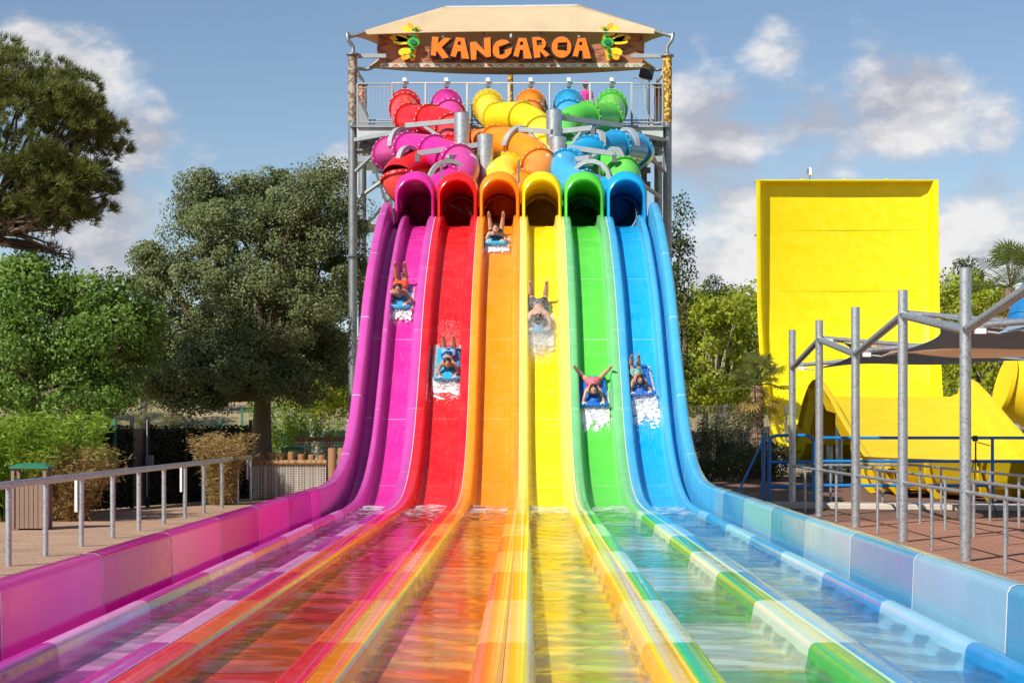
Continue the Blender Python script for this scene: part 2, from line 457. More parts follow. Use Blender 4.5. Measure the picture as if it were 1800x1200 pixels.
M['bark_p'] = m_wood('palm_bark', (.07, .04, .025), (.27, .18, .11), 5, (1, 1, 4), .9)
M['bark_l'] = m_wood('pale_bark', (.16, .13, .10), (.42, .37, .30), 4, (2, 2, .6), .9)
M['oak'] = m_leaf('oak_leaf', (.075, .098, .034), (.27, .31, .125), .3, 1.0)
M['ltree'] = m_leaf('green_leaf', (.06, .12, .02), (.26, .42, .07), .42, 1.2)
M['bamboo'] = m_leaf('bamboo_leaf', (.10, .20, .014), (.36, .50, .05), .45, 1.8)
M['plane'] = m_leaf('plane_leaf', (.16, .22, .014), (.56, .60, .055), .5, .8)
M['dtree'] = m_leaf('dark_leaf', (.02, .04, .012), (.085, .125, .03), .3, .8)
M['pine'] = m_leaf('pine_needle', (.045, .065, .012), (.24, .26, .055), .2, 1.0)
M['pine_dry'] = m_leaf('dry_needle', (.09, .05, .03), (.22, .14, .09), .2, 1.0)
M['dry'] = m_leaf('dry_grass', (.24, .15, .045), (.62, .45, .19), .4, 3.0)
M['hedge'] = m_leaf('hedge_leaf', (.006, .011, .005), (.018, .030, .010), .1, 2.0)
M['palm'] = m_leaf('palm_frond', (.06, .085, .015), (.26, .29, .075), .35, 1.5)
M['palm_dry'] = m_leaf('dry_frond', (.20, .12, .025), (.42, .29, .08), .3, 1.5)
M['ground'] = m_ground()
M['pave_l'] = m_paving('tan_paving', (.50, .325, .22), (.43, .27, .175), (.30, .20, .14), .4, .2)
M['pave_r'] = m_paving('red_paving', (.46, .23, .155), (.38, .175, .115), (.22, .12, .085), .34, .17)
M['mulch'] = m_basic('bark_mulch', (.17, .085, .055), .95, var=.5, scale=14, bump=1, bscale=30)
M['concrete'] = m_basic('pale_concrete', (.52, .46, .38), .85, var=.15, scale=3, bump=.2)
M['asphalt'] = m_basic('worn_asphalt', (.17, .16, .15), .9, var=.15, scale=2)
M['net'] = m_basic('white_rope', (.74, .70, .64), .8, var=.1)
M['mat_c'] = m_basic('cyan_foam', (.015, .33, .60), .45, var=.15)
M['mat_b'] = m_basic('blue_foam', (.006, .13, .52), .4, var=.15)
M['rubber'] = m_basic('tyre_rubber', (.02, .02, .02), .8)
M['cardark'] = m_basic('black_car_paint', (.018, .02, .024), .2, coat=.6)
M['carteal'] = m_basic('dark_green_car_paint', (.015, .04, .042), .25, coat=.6)
M['glass'] = m_basic('dark_car_glass', (.03, .035, .04), .06, spec=.8)
M['pink'] = m_basic('pink_cotton', (.62, .025, .24), .8)
M['letter'] = m_basic('orange_sign_paint', (.88, .19, .004), .4, var=.06)
M['letter_d'] = m_basic('dark_brown_sign_edge', (.045, .012, .008), .5)
M['feather'] = m_basic('yellow_feather_paint', (.92, .63, .008), .4, var=.1)
M['feather_o'] = m_basic('amber_feather_paint', (.88, .40, .008), .4, var=.1)
M['disc'] = m_basic('green_disc_paint', (.06, .42, .04), .4)
M['disc_d'] = m_basic('dark_green_disc_paint', (.006, .16, .055), .4)
M['cream'] = m_basic('cream_print', (.72, .60, .45), .6)
M['pr_red'] = m_basic('coral_print', (.55, .13, .09), .6)
M['pr_green'] = m_basic('mint_print', (.34, .52, .42), .6)
M['pr_brown'] = m_basic('brown_print', (.10, .05, .03), .6)


def m_foam():
    t = NT('splash_foam'); p = t.principled(.35, 0, .5, color=(.97, .97, .97))
    tr = t.n('ShaderNodeBsdfTranslucent'); tr.inputs[0].default_value = (.92, .95, .97, 1)
    mx = t.n('ShaderNodeMixShader'); mx.inputs[0].default_value = .2
    t.link(p.outputs[0], mx.inputs[1]); t.link(tr.outputs[0], mx.inputs[2]); t.link(mx.outputs[0], t.out.inputs[0]); return t.mat


M['foam'] = m_foam()


def m_skin(name, c):
    t = NT(name); p = t.principled(.42, 0, .45)
    n = t.noise(t.coords(), 9, 4); t.link(t.ramp(n, [(.3, tuple(k * .86 for k in c)), (.7, tuple(min(1, k * 1.1) for k in c))]), p.inputs['Base Color'])
    p.inputs['Subsurface Weight'].default_value = .08; p.inputs['Subsurface Scale'].default_value = .01
    return t.mat


M['skin1'] = m_skin('tanned_skin', (.43, .215, .125))
M['skin2'] = m_skin('light_skin', (.56, .31, .20))
M['hair'] = m_basic('dark_brown_hair', (.022, .012, .008), .45, var=.4, scale=40)
M['eye'] = m_basic('dark_eye', (.01, .008, .008), .2)
M['lip'] = m_basic('lip', (.40, .10, .08), .5)

# ------------------------------------------------------------------ ground
def gz(x, y):
    t = min(1, max(0, (y - 84) / 45)); t = t * t * (3 - 2 * t)
    u = min(1, max(0, (y - 129) / 500))
    return -0.03 + t * 4.1 + u * 6 + .12 * t * math.sin(x * .31) * math.cos(y * .23)


def ground():
    xs = sorted(set([-900, -500, -250, -150] + list(range(-100, 101, 4)) + [150, 250, 500, 900]))
    ys = sorted(set([-120, -60, -20, 0, 20, 40, 60, 75] + list(range(80, 140, 3)) + [150, 180, 220, 300, 450, 630, 1000, 1800]))
    v = np.array([(x, y, gz(x, y)) for y in ys for x in xs]); nx = len(xs)
    f = np.array([(j * nx + i, j * nx + i + 1, (j + 1) * nx + i + 1, (j + 1) * nx + i) for j in range(len(ys) - 1) for i in range(nx - 1)])
    o = mesh_np('ground', v, f, M['ground'], smooth=True); tag(o, kind='structure')

    def sheet(name, pts, z, mat):
        g = G(); g.add([(x, y, z) for x, y in pts], [tuple(range(len(pts)))])
        return tag(g.build(name, mat, smooth=False), kind='structure')
    sheet('pavement', [(-16, -20), (-3.3, -20), (-3.3, 47), (-7.0, 47), (-11.8, 37.5), (-16, 35)], 0.0, M['pave_l'])
    sheet('pavement', [(3.0, -20), (20, -20), (20, 40), (8.3, 36.5), (3.0, 33)], 0.0, M['pave_r'])
    sheet('mulch_bed', [(3.0, 33.004), (8.3, 36.504), (20, 40.004), (22, 62), (3.0, 62)], -0.006, M['mulch'])
    g = G()
    g.box((8.6, 41.2, .06), (9.5, 1.0, .14), Matrix.Rotation(R(-12), 3, 'Z'), bevel=.02)
    tag(g.build('concrete_path', M['concrete']), kind='structure')
    g = G()
    g.box((15.5, 36.2, .07), (8.0, 2.2, .16), Matrix.Rotation(R(-8), 3, 'Z'), bevel=.02)
    tag(g.build('concrete_path', M['concrete']), kind='structure')
    # far service road behind the trees
    pts = [(x, y) for x in (-70, 60) for y in (96, 100)]
    g = G(); n = 40
    v = []
    for i in range(n + 1):
        x = -80 + 150 * i / n
        for y in (97, 102): v.append((x, y, gz(x, y) + .25))
    g.add(v, [(2 * i, 2 * i + 2, 2 * i + 3, 2 * i + 1) for i in range(n)])
    tag(g.build('road', M['asphalt']), kind='structure')


ground()


# ------------------------------------------------------------------ the six-lane slide
def catmull(pts, per=12):
    pts = [Vector(p) for p in pts]; out = []
    for i in range(len(pts) - 1):
        p0 = pts[max(i - 1, 0)]; p1 = pts[i]; p2 = pts[i + 1]; p3 = pts[min(i + 2, len(pts) - 1)]
        for k in range(per):
            t = k / per
            out.append(.5 * ((2 * p1) + (p2 - p0) * t + (2 * p0 - 5 * p1 + 4 * p2 - p3) * t * t + (3 * p1 - p0 - 3 * p2 + p3) * t ** 3))
    out.append(pts[-1]); return out


def resample(pts, step):
    d = [0]
    for a, b in zip(pts, pts[1:]): d.append(d[-1] + (b - a).length)
    n = max(2, int(round(d[-1] / step)) + 1); out = []; j = 0
    for i in range(n):
        s = d[-1] * i / (n - 1)
        while j < len(d) - 2 and d[j + 1] < s: j += 1
        t = (s - d[j]) / max(1e-9, d[j + 1] - d[j]); out.append(pts[j].lerp(pts[j + 1], t))
    return out


# crest line of the dividers, from the tube mouths down into the run-out (y, z)
PROFILE = [(41.0, 7.06), (39.9, 6.85), (38.9, 6.50), (37.8, 6.00), (35.7, 4.75), (33.9, 3.10), (32.4, 1.85), (30.9, 1.15), (29.3, .80), (27.6, .70), (26.2, .70)]
CH = resample(catmull([Vector((0, y, z)) for y, z in PROFILE], 16), .16)
DIV = .27           # divider height above the lane floor
RUN_TOP = .70


def frames(pts):
    out = []
    for i, p in enumerate(pts):
        t = (pts[min(i + 1, len(pts) - 1)] - pts[max(i - 1, 0)]).normalized()      # downhill
        n = Vector((0, t.z, -t.y)) ; n = n if n.z > 0 else -n
        out.append((p, t, n))
    return out


CHF = frames(CH)


def sweep(section, fr, mats, name, parent, mi=None):
    """sweep an open cross-section [(x, h)] (h above the floor) along frames"""
    g = G(); m = len(section); v = []; f = []; mm = []
    for p, t, n in fr:
        for x, h in section: v.append(p + n * (h - DIV) + Vector((x, 0, 0)))
    for i in range(len(fr) - 1):
        for j in range(m - 1):
            f.append((i * m + j, (i + 1) * m + j, (i + 1) * m + j + 1, i * m + j + 1)); mm.append(mi[j] if mi else 0)
    b = G(); b.v = v; b.f = f; b.m = mm
    return b.build(name, mats, parent, angle=50)


SEAM = [-3.13, -2.13, -1.13, -.13, .87, 1.87, 2.87]


def lane_section(i):
    a, b = SEAM[i], SEAM[i + 1]
    if i == 0:
        L = [(-2.93, .24), (-2.915, .265), (-2.87, .27), (-2.835, .262), (-2.815, .235), (-2.80, .05), (-2.78, .012), (-2.74, 0)]
    else:
        L = [(a + .004, .262), (a + .02, .27), (a + .13, .27), (a + .158, .258), (a + .172, .23), (a + .195, .05), (a + .215, .012), (a + .25, 0)]
    if i == 5:
        Rr = [(2.56, 0), (2.60, .012), (2.625, .05), (2.64, .22), (2.655, .255), (2.68, .27), (2.735, .27), (2.76, .255), (2.775, .23)]
    else:
        Rr = [(b - .25, 0), (b - .215, .012), (b - .195, .05), (b - .172, .23), (b - .158, .258), (b - .13, .27), (b - .02, .27), (b - .004, .262)]
    nl = len(L) - 1
    mi = [1] * (nl - 1) + [0] + [0] + [0] + [1] * (len(Rr) - 2)
    mid = [((L[-1][0] + Rr[0][0]) / 2, 0.0)]
    sec = L + mid + Rr
    mi = [1] * (len(L) - 2) + [0] * 4 + [1] * (len(Rr) - 2)
    return sec, mi


WALL_L = [(-3.36, -.5), (-3.36, .57), (-3.345, .60), (-3.31, .615), (-3.22, .615), (-3.185, .60), (-3.165, .56), (-3.145, .08), (-3.125, .04), (-3.09, .03), (-2.985, .03), (-2.96, .045), (-2.945, .08), (-2.932, .235)]
WALL_R = [(2.777, .225), (2.79, .08), (2.80, .045), (2.82, .03), (2.845, .03), (2.865, .045), (2.875, .09), (2.895, .56), (2.915, .60), (2.95, .615), (3.03, .615), (3.065, .60), (3.08, .57), (3.08, -.5)]
RUN_Y = [10.26 + 2.475 * k for k in range(7)]           # joints of the run-out segments
RUN_Y = [10.26 - 2.475 * k for k in range(4, 0, -1)] + RUN_Y
lane_word = {'purple': 'magenta', 'red': 'red', 'orange': 'orange', 'yellow': 'yellow', 'green': 'green', 'blue': 'blue'}
nb = {'purple': 'outermost beside the red one', 'red': 'between the magenta and orange ones', 'orange': 'between the red and yellow ones',
      'yellow': 'between the orange and green ones', 'green': 'between the yellow and blue ones', 'blue': 'outermost beside the green one'}
LANE = {}
for i, k in enumerate(LANES):
    root = empty('water_slide_lane', ((SEAM[i] + SEAM[i + 1]) / 2, 28.0, .4),
                 '%s racing slide lane with twisting tube and long runout, %s' % (lane_word[k], nb[k]), 'water slide', 'lanes of the racing slide')
    LANE[k] = root
# children are built in world coordinates: undo the root's own place
def under(o, root):
    o.parent = root; o.matrix_parent_inverse = Matrix.Translation(root.location).inverted(); return o


def run_frames(y0, y1):
    ys = np.linspace(y1, y0, 3)
    return [(Vector((0, y, RUN_TOP)), Vector((0, -1, 0)), Vector((0, 0, 1))) for y in ys]


CH_N = 7
idx = np.linspace(0, len(CHF) - 1, CH_N + 1).astype(int)
RY_TOP = CH[-1].y
for i, k in enumerate(LANES):
    sec, mi = lane_section(i)
    root = LANE[k]
    for c in range(CH_N):
        fr = CHF[idx[c]:idx[c + 1] + 1]
        under(sweep(sec, fr, [M[k], M[k + '_edge']], 'chute_panel', None, mi), root)
        if c:
            # caulked joint, 2 mm proud
            p, t, n = CHF[idx[c]]
            s2 = [(x, h + .002) for x, h in sec]
            under(sweep(s2, [(p - t * .007, t, n), (p + t * .007, t, n)], [M[k + '_alt']], 'joint', None), root)
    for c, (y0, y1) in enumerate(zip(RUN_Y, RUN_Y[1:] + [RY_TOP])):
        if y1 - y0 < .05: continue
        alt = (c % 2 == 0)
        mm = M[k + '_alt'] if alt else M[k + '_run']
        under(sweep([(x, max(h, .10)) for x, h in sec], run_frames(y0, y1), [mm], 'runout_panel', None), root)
        if i in (0, 5):
            under(sweep(WALL_L if i == 0 else WALL_R, run_frames(y0, y1), [M[k + '_wall%d' % (0 if alt else 1)]], 'wall_panel', None), root)
            s2 = [(x * 1.0 + (.002 if i == 0 else -.002), h + .003) for x, h in (WALL_L if i == 0 else WALL_R)][1:-1]
            if y0 > 3: under(sweep(s2, run_frames(y0 - .011, y0 + .011), [M['seal']], 'joint', None), root)
    if i in (0, 5):
        W = WALL_L if i == 0 else WALL_R
        for c in range(CH_N):
            if c == 0:      # the wall swells up out of the deck edge in a rounded curl
                fr = CHF[idx[0]:idx[1] + 1]; nfr = len(fr)
                g = G(); m = len(W); v = []; f = []
                for q, (p, t, n) in enumerate(fr):
                    s = min(1, (q / (nfr - 1)) / .45); s = math.sin(s * math.pi / 2)
                    for x, h in W: v.append(p + n * ((h * (0.05 + .95 * s) if h > .1 else h) - DIV) + Vector((x, 0, 0)))
                for q in range(nfr - 1):
                    for j in range(m - 1): f.append((q * m + j, (q + 1) * m + j, (q + 1) * m + j + 1, q * m + j + 1))
                g.add(v, f); under(g.build('wall_panel', M[k + '_edge'], angle=50), root)
            else:
                under(sweep(W, CHF[idx[c]:idx[c + 1] + 1], [M[k + '_edge']], 'wall_panel', None), root)
                p, t, n = CHF[idx[c]]
                under(sweep([(x + (.002 if i == 0 else -.002), h + .003) for x, h in W][1:-1], [(p - t * .008, t, n), (p + t * .008, t, n)], [M['seal']], 'joint', None), root)
    # white sealant bead in the seam towards the next lane
    if i < 5:
        b = SEAM[i + 1]; s2 = [(b - .006, .258), (b - .004, .2735), (b + .004, .2735), (b + .006, .258)]; s3 = [(b - .004, .262), (b - .002, .2725), (b + .002, .2725), (b + .004, .262)]
        rf = run_frames(RUN_Y[0], RY_TOP)
        under(sweep(s2, CHF, [M['seal']], 'sealant_bead', None), root); under(sweep(s3, rf, [M[k + '_alt']], 'sealant_bead', None), root)
    # closing board at the near end
    g = G(); y = RUN_Y[0]
    g.box(((SEAM[i] + SEAM[i + 1]) / 2, y - .03, .42), (.99, .05, .66), bevel=.01)
    under(g.build('end_board', M[k + '_run']), root)


def floor_frame(py, lane):
    """where on lane floor the photo row py falls"""
    best = None
    for p, t, n in CHF:
        q = p - n * DIV
        r = VY - (q.z - CAMZ) / q.y * FPX
        if best is None or abs(r - py) < best[0]: best = (abs(r - py), q, t, n)
    return best[1:]


# water lying in the run-out of every lane
def water():
    ny = 420; nx = 17
    ys = np.linspace(RUN_Y[0], 29.3, ny)
    for i, k in enumerate(LANES):
        a, b = SEAM[i] + .178, SEAM[i + 1] - .178
        if i == 0: a = -2.812
        if i == 5: b = 2.636
        xs = np.linspace(a, b, nx)
        X, Y = np.meshgrid(xs, ys)
        Z = np.zeros_like(X)
        for q in range(26):
            wl = RNG.uniform(.16, 1.0); ang = RNG.normal(0, .42); ph = RNG.uniform(0, 6.3)
            kx = math.sin(ang) * 2 * math.pi / wl; ky = math.cos(ang) * 2 * math.pi / wl
            Z += wl * .0030 * np.sin(kx * X + ky * Y + ph + 1.6 * np.sin(X * RNG.uniform(2, 6) + Y * RNG.uniform(.3, 1.2) + ph))
        rough = 1 + 1.6 * np.clip((Y - 20) / 8, 0, 1)
        Z = .612 + Z * rough
        v = np.stack([X, Y, Z], -1).reshape(-1, 3)
        f = np.array([(j * nx + q, j * nx + q + 1, (j + 1) * nx + q + 1, (j + 1) * nx + q) for j in range(ny - 1) for q in range(nx - 1)])
        o = mesh_np('water', v, f, M['water'], smooth=True)
        tag(o, 'shallow rippling water lying in the %s runout lane' % lane_word[k], kind='structure')


water()

# ---- tubes
TR = .43
PATHS = {
    'red': [(712, 193, 36.2), (712, 184, 35.2), (712, 191, 34.4), (716, 208, 33.7), (738, 212, 33.1), (770, 215, 32.5), (796, 232, 31.9), (796, 262, 31.3), (765, 287, 30.7), (722, 294, 30.2), (700, 312, 29.8), (718, 338, 29.8), (775, 351, 29.5), (803, 359, 29.0), (805, 368, 28.2)],
    'purple': [(785, 193, 36.2), (785, 184, 35.2), (787, 194, 34.5), (792, 215, 34.0), (770, 245, 33.9), (720, 266, 33.6), (682, 276, 33.0), (682, 271, 32.3), (708, 263, 31.6), (742, 264, 30.9), (776, 272, 30.2), (812, 291, 29.4), (803, 318, 28.9), (758, 343, 28.6), (738, 358, 28.5), (735, 368, 28.2)],
    'yellow': [(858, 193, 36.2), (858, 184, 35.2), (860, 192, 34.4), (870, 208, 33.8), (898, 205, 33.2), (932, 213, 32.6), (955, 238, 32.0), (960, 272, 31.3), (935, 293, 30.6), (892, 300, 29.9), (882, 318, 29.4), (908, 342, 29.3), (942, 357, 28.9), (950, 368, 28.2)],
    'orange': [(933, 193, 36.2), (933, 184, 35.2), (932, 195, 34.5), (925, 222, 34.0), (890, 250, 33.6), (850, 258, 33.1), (836, 259, 32.3), (862, 252, 31.4), (898, 253, 30.7), (933, 270, 30.0), (950, 297, 29.5), (933, 324, 29.0), (895, 346, 28.7), (880, 359, 28.5), (878, 368, 28.2)],
    'green': [(1075, 193, 36.2), (1075, 184, 35.2), (1075, 191, 34.4), (1070, 208, 33.7), (1045, 207, 33.1), (1010, 212, 32.5), (990, 236, 31.9), (1000, 270, 31.3), (1040, 287, 30.7), (1082, 297, 30.2), (1098, 315, 29.8), (1070, 340, 29.6), (1030, 353, 29.2), (1021, 360, 28.9), (1020, 368, 28.2)],
    'blue': [(1000, 193, 36.2), (1000, 184, 35.2), (1001, 194, 34.5), (1005, 215, 34.0), (1040, 242, 33.9), (1092, 258, 33.6), (1122, 268, 33.0), (1120, 265, 32.3), (1094, 259, 31.6), (1058, 262, 30.9), (1024, 275, 30.2), (992, 300, 29.4), (1012, 325, 28.9), (1066, 346, 28.6), (1089, 359, 28.5), (1092, 368, 28.2)],
}
MOUTH_X = [(-3.13 - 2.13) / 2 + .02, -1.63, -.63, .37, 1.37, 2.37]
for i, k in enumerate(LANES):
    root = LANE[k]
    raw = [P(*q) for q in PATHS[k]]
    for q in range(1, len(raw)):            # water runs downhill all the way
        raw[q].z = min(raw[q].z, raw[q - 1].z - .02)
    floor_z = (CHF[0][0] - CHF[0][2] * DIV).z
    end = Vector((MOUTH_X[i], 42.3, 7.22))
    raw.append(Vector((MOUTH_X[i], 41.75, 7.20))); raw[-2] = end; raw[-3] = Vector((MOUTH_X[i] + (raw[-3].x - MOUTH_X[i]) * .3, 43.4, 7.36))
    pts = resample(catmull(raw, 10), .12)
    n = len(pts); nsec = 11
    cut = np.linspace(0, n - 1, nsec + 1).astype(int)
    for s in range(nsec):
        seg = pts[cut[s]:cut[s + 1] + 1]
        if len(seg) < 2: continue
        g = G(); g.tube(seg, TR, 24, caps=False)
        clear = (s % 3 == 2)
        o = under(g.build('tube_section', M[k + ('_clear' if clear else '_tube')], angle=60), root)
        # a bolted flange at the upper end
        if s:
            p = seg[0]; t = (seg[1] - seg[0]).normalized()
            g = G(); g.tube([p - t * .05, p - t * .045, p + t * .045, p + t * .05], [TR + .002, TR + .06, TR + .06, TR + .002], 24, caps=False)
            a = Vector((0, 0, 1)); x = a.cross(t).normalized(); y = t.cross(x)
            for b in range(18):
                an = b / 18 * 2 * math.pi
                c = p + (x * math.cos(an) + y * math.sin(an)) * (TR + .062)
                g.box(c, (.024, .024, .024), m=1)
            under(g.build('flange', [M[k + '_dark'], M['white']], angle=50), root)
    # hood of the entrance on the deck: a flared ring
    p = pts[0]; t = (pts[0] - pts[3]).normalized()
    g = G(); g.tube([p - t * .02, p + t * .12, p + t * .2], [TR, TR + .05, TR + .09], 24, caps=False)
    under(g.build('entrance_ring', M[k + '_tube']), root)
    # flared mouth: from the round tube to a tall arch with a rolled rim
    mx = (SEAM[i] + SEAM[i + 1]) / 2
    hw = .487
    zf = floor_z - .03
    def arch(y, w, top, bot, mixr, cx, lean=0.0):
        out = []
        for a in range(25):
            an = -math.pi * .5 + 2 * math.pi * (a / 24.0) + 0
            # circle part
            ccx = cx + TR * math.sin(2 * math.pi * a / 24 + math.pi); ccz = end.z + TR * math.cos(2 * math.pi * a / 24 + math.pi)
            u = a / 24.0
            # arch outline: left foot, straight sides, half ellipse on top, right foot
            if u < .2: ax, az = -w, bot + (top - w * 1.0 - bot) * (u / .2)
            elif u > .8: ax, az = w, bot + (top - w * 1.0 - bot) * ((1 - u) / .2)
            else:
                th = math.pi * (u - .2) / .6; ax, az = -w * math.cos(th), (top - w) + w * math.sin(th)
            out.append(Vector((ccx * (1 - mixr) + (cx + ax) * mixr, y - lean * (az - bot) * mixr, ccz * (1 - mixr) + az * mixr)))
        return out
    top = 7.93
    rings = [arch(42.3, .44, top, zf, 0, mx), arch(41.9, .43, 7.74, zf, .3, mx), arch(41.3, .415, 7.75, zf, .75, mx), arch(40.75, .40, 7.76, zf, 1, mx, -.06),
             arch(40.30, .39, 7.765, zf, 1, mx, -.06), arch(40.17, .395, 7.78, zf, 1, mx, -.08), arch(40.12, .41, 7.82, zf, 1, mx, -.10), arch(40.12, .435, 7.89, zf, 1, mx, -.12), arch(40.18, .458, 7.96, zf, 1, mx, -.14), arch(40.30, .476, 8.03, zf, 1, mx, -.15), arch(40.50, .486, 8.065, zf, 1, mx, -.15), arch(40.8, hw, 8.075, zf, 1, mx, -.13),
             arch(41.3, hw, 8.03, zf, .92, mx, -.08), arch(41.9, .50, 7.9, zf, .45, mx), arch(42.25, .46, 7.8, zf, .06, mx)]
    g = G(); v = [p for r in rings for p in r]; f = []
    for r in range(len(rings) - 1):
        for a in range(24): f.append((r * 25 + a, r * 25 + a + 1, (r + 1) * 25 + a + 1, (r + 1) * 25 + a))
    g.add(v, f)
    under(g.build('mouth_hood', M[k + '_tube'], angle=60), root)
    g = G(); v = []; f = []  # added ring behind the hood, only to block light leaking in round the tube
    for a in range(25):
        an = 2 * math.pi * a / 24
        for rr in (TR - .012, TR + .16): v.append((mx + rr * math.sin(an), 42.36, end.z + rr * math.cos(an)))
    f = [(2 * a, 2 * a + 1, 2 * a + 3, 2 * a + 2) for a in range(24)]
    g.add(v, f); under(g.build('light_block_ring', M[k + '_dark']), root)
    # flat throat floor inside the hood, in shadow
    g = G(); g.box((mx, 41.75, zf - .03), (.985, 2.0, .04)); under(g.build('throat_floor', M[k]), root)

# ------------------------------------------------------------------ tower
YF, YB = 34.8 * K, 38.2 * K          # front and back column lines
DECK = 11.15
tower = empty('slide_tower', (-.4, YF, 0), 'grey steel platform tower behind the slide tubes with railings and stairs', 'tower')
CXL, CXR = P(620, 0, 34.8).x, P(1173, 0, 34.8).x


def T(g, name, mat, smooth=True): return under(g.build(name, mat, smooth=smooth), tower)


for cx, cy, topm, zt in ((CXL, YF, 'totem_w', 13.32), (CXR, YF, 'totem_y', 13.28), (P(637, 0, 38.2).x, YB, 'totem_r', 13.42), (P(1157, 0, 38.2).x, YB, 'totem_r', 13.42)):
    r = .135
    g = G(); g.tube([(cx, cy, -.02), (cx, cy, 11.25)], r, 20); c = T(g, 'column', M['galv_d'])
    g = G()
    zz = np.linspace(11.254, zt, 9)
    g.tube([(cx, cy, z) for z in zz], [r + .006 + .008 * math.sin(q * 2.3) for q in range(9)], 20)
    g.build('painted_sleeve', M[topm], c)
    g = G(); g.tube([(cx, cy, zt), (cx, cy, zt + .05)], .2, 20); g.build('cap_plate', M['galv_d'], c)
    g = G(); g.tube([(cx, cy, 7.15), (cx, cy, 7.22)], .2, 16); g.build('collar', M['steel_d'], c)
g = G(); x = P(897, 0, 38.2).x
g.tube([(x, YB, DECK), (x, YB, 14.6)], .10, 16); T(g, 'column', M['totem_y'])
for x in (CXL + 1.2, CXR - .35):
    g = G(); g.box((x, YB + .7, 5.5), (.26, .26, 11.0)); T(g, 'column', M['steel_d'])

# deck and its fascia beams
g = G(); g.box(((CXL + CXR) / 2, (YF + YB) / 2 + .2, DECK - .04), (CXR - CXL + .1, YB - YF + .9, .06)); T(g, 'deck', M['steel_d'])
g = G(); g.box(((CXL + CXR) / 2, YF - .22, DECK - .23), (CXR - CXL - .3, .08, .34)); T(g, 'beam', M['steel_l'])
g = G(); g.box(((CXL + CXR) / 2, YF - .255, DECK - .06), (CXR - CXL - .3, .18, .05)); T(g, 'beam', M['steel'])
for zz, yy, m in ((DECK - .58, YF, 'steel_d'), (DECK - .58, YB, 'steel_d'), (DECK - .45, (YF + YB) / 2, 'steel_d'), (DECK - 1.0, YF, 'steel'), (DECK - 1.05, YB, 'steel_d'), (DECK - 3.6, YB, 'steel')):
    g = G(); g.box(((CXL + CXR) / 2, yy + .05, zz), (CXR - CXL - .28, .16, .18)); T(g, 'beam', M[m])
for q in range(9):
    xx = CXL + .6 + q * (CXR - CXL - 1.2) / 8
    g = G(); g.box((xx, (YF + YB) / 2, DECK - .22), (.12, YB - YF, .22)); T(g, 'joist', M['steel_d'])


def brace(a, b, w=.11, m='steel', name='brace'):
    g = G(); g.beam(a, b, w, w * .7); T(g, name, M[m])


for sgn in (0, 1):
    mx = (lambda q: q) if sgn == 0 else (lambda q: 1793 - q)
    for a, b, w, m in (((626, 246, 34.7), (704, 232, 33.2), .16, 'steel'), ((626, 301, 34.7), (690, 240, 33.6), .10, 'steel'), ((641, 250, 36), (690, 325, 34.6), .14, 'steel_d'),
                       ((628, 268, 34.9), (664, 265, 35.6), .15, 'steel_l'), ((632, 347, 35.2), (688, 307, 34.0), .11, 'steel_l'), ((645, 255, 38.2), (700, 420, 38.2), .12, 'steel_d'), ((640, 400, 38.2), (760, 270, 38.3), .12, 'steel_d')):
        p0, p1 = P(mx(a[0]), *a[1:]), P(mx(b[0]), *b[1:])
        brace(p0, p1, w, m)


def railing(pts, h, spacing=.115, post_every=1.6, mid=True, mat='steel', root=tower, wbal=.016, name='railing'):
    """rails, posts and thin bars between ground points"""
    for a, b in zip(pts, pts[1:]):
        a = Vector(a); b = Vector(b); L = (b - a).length; up = Vector((0, 0, h))
        g = G(); g.tube([a + up, b + up], .026, 8)
        top = under(g.build(name, M[mat]), root)
        g = G(); g.tube([a + Vector((0, 0, .1)), b + Vector((0, 0, .1))], .018, 6); g.tube([a + up - Vector((0, 0, .12)), b + up - Vector((0, 0, .12))], .014, 6)
        o = g.build('rail', M[mat]); o.parent = top
        n = max(1, int(round(L / post_every)))
        for q in range(n + 1):
            p = a.lerp(b, q / n); g = G(); g.box(p + up / 2, (.05, .05, h)); o = g.build('post', M[mat]); o.parent = top
        n = int(L / spacing); g = G()
        for q in range(1, n):
            p = a.lerp(b, q / n); g.box(p + Vector((0, 0, h / 2)), (wbal, wbal, h - .14))
        if n > 1:
            o = g.build('balusters', M[mat], smooth=False); o.parent = top; o['kind'] = 'stuff'


xl, xr = P(688, 0, 34.6).x, P(1112, 0, 34.6).x
railing([(CXL + .15, YF - .1, DECK), (xl, YF - .1, DECK)], 1.28)
railing([(xr, YF - .1, DECK), (CXR - .15, YF - .1, DECK)], 1.28)
railing([(CXL, YB + .3, DECK), (CXR, YB + .3, DECK)], 1.15, .14)
railing([(CXL, YF, DECK), (CXL, YB, DECK)], 1.25, .13)
railing([(CXR, YF, DECK), (CXR, YB, DECK)], 1.25, .13)
# low bars between the tube entrances
xs_t = [P(q, 0, 34.9).x for q in (712, 785, 858, 933, 1000, 1075)]
for a, b in zip(xs_t, xs_t[1:]):
    railing([(a + .5, YF + .3, DECK), (b - .5, YF + .3, DECK)], .72, .10, 1.5, mat='steel')
for q in range(3):          # inclined hand loops at the platform end
    xx = xr + .15 + q * .05
    g = G(); z0 = DECK
    g.tube(catmull([(xr + .02, YF - .2, z0 + 1.45), (xr + .22, YF - .2, z0 + 1.42), (xr + .38, YF - .2, z0 + 1.15), (xr + .42, YF - .2, z0 + .5), (xr + .62, YF - .2, z0 + .08), (xr + .95, YF - .2, z0 + .1)], 6), .025, 8)
    if q == 0: T(g, 'hand_loop', M['steel'])
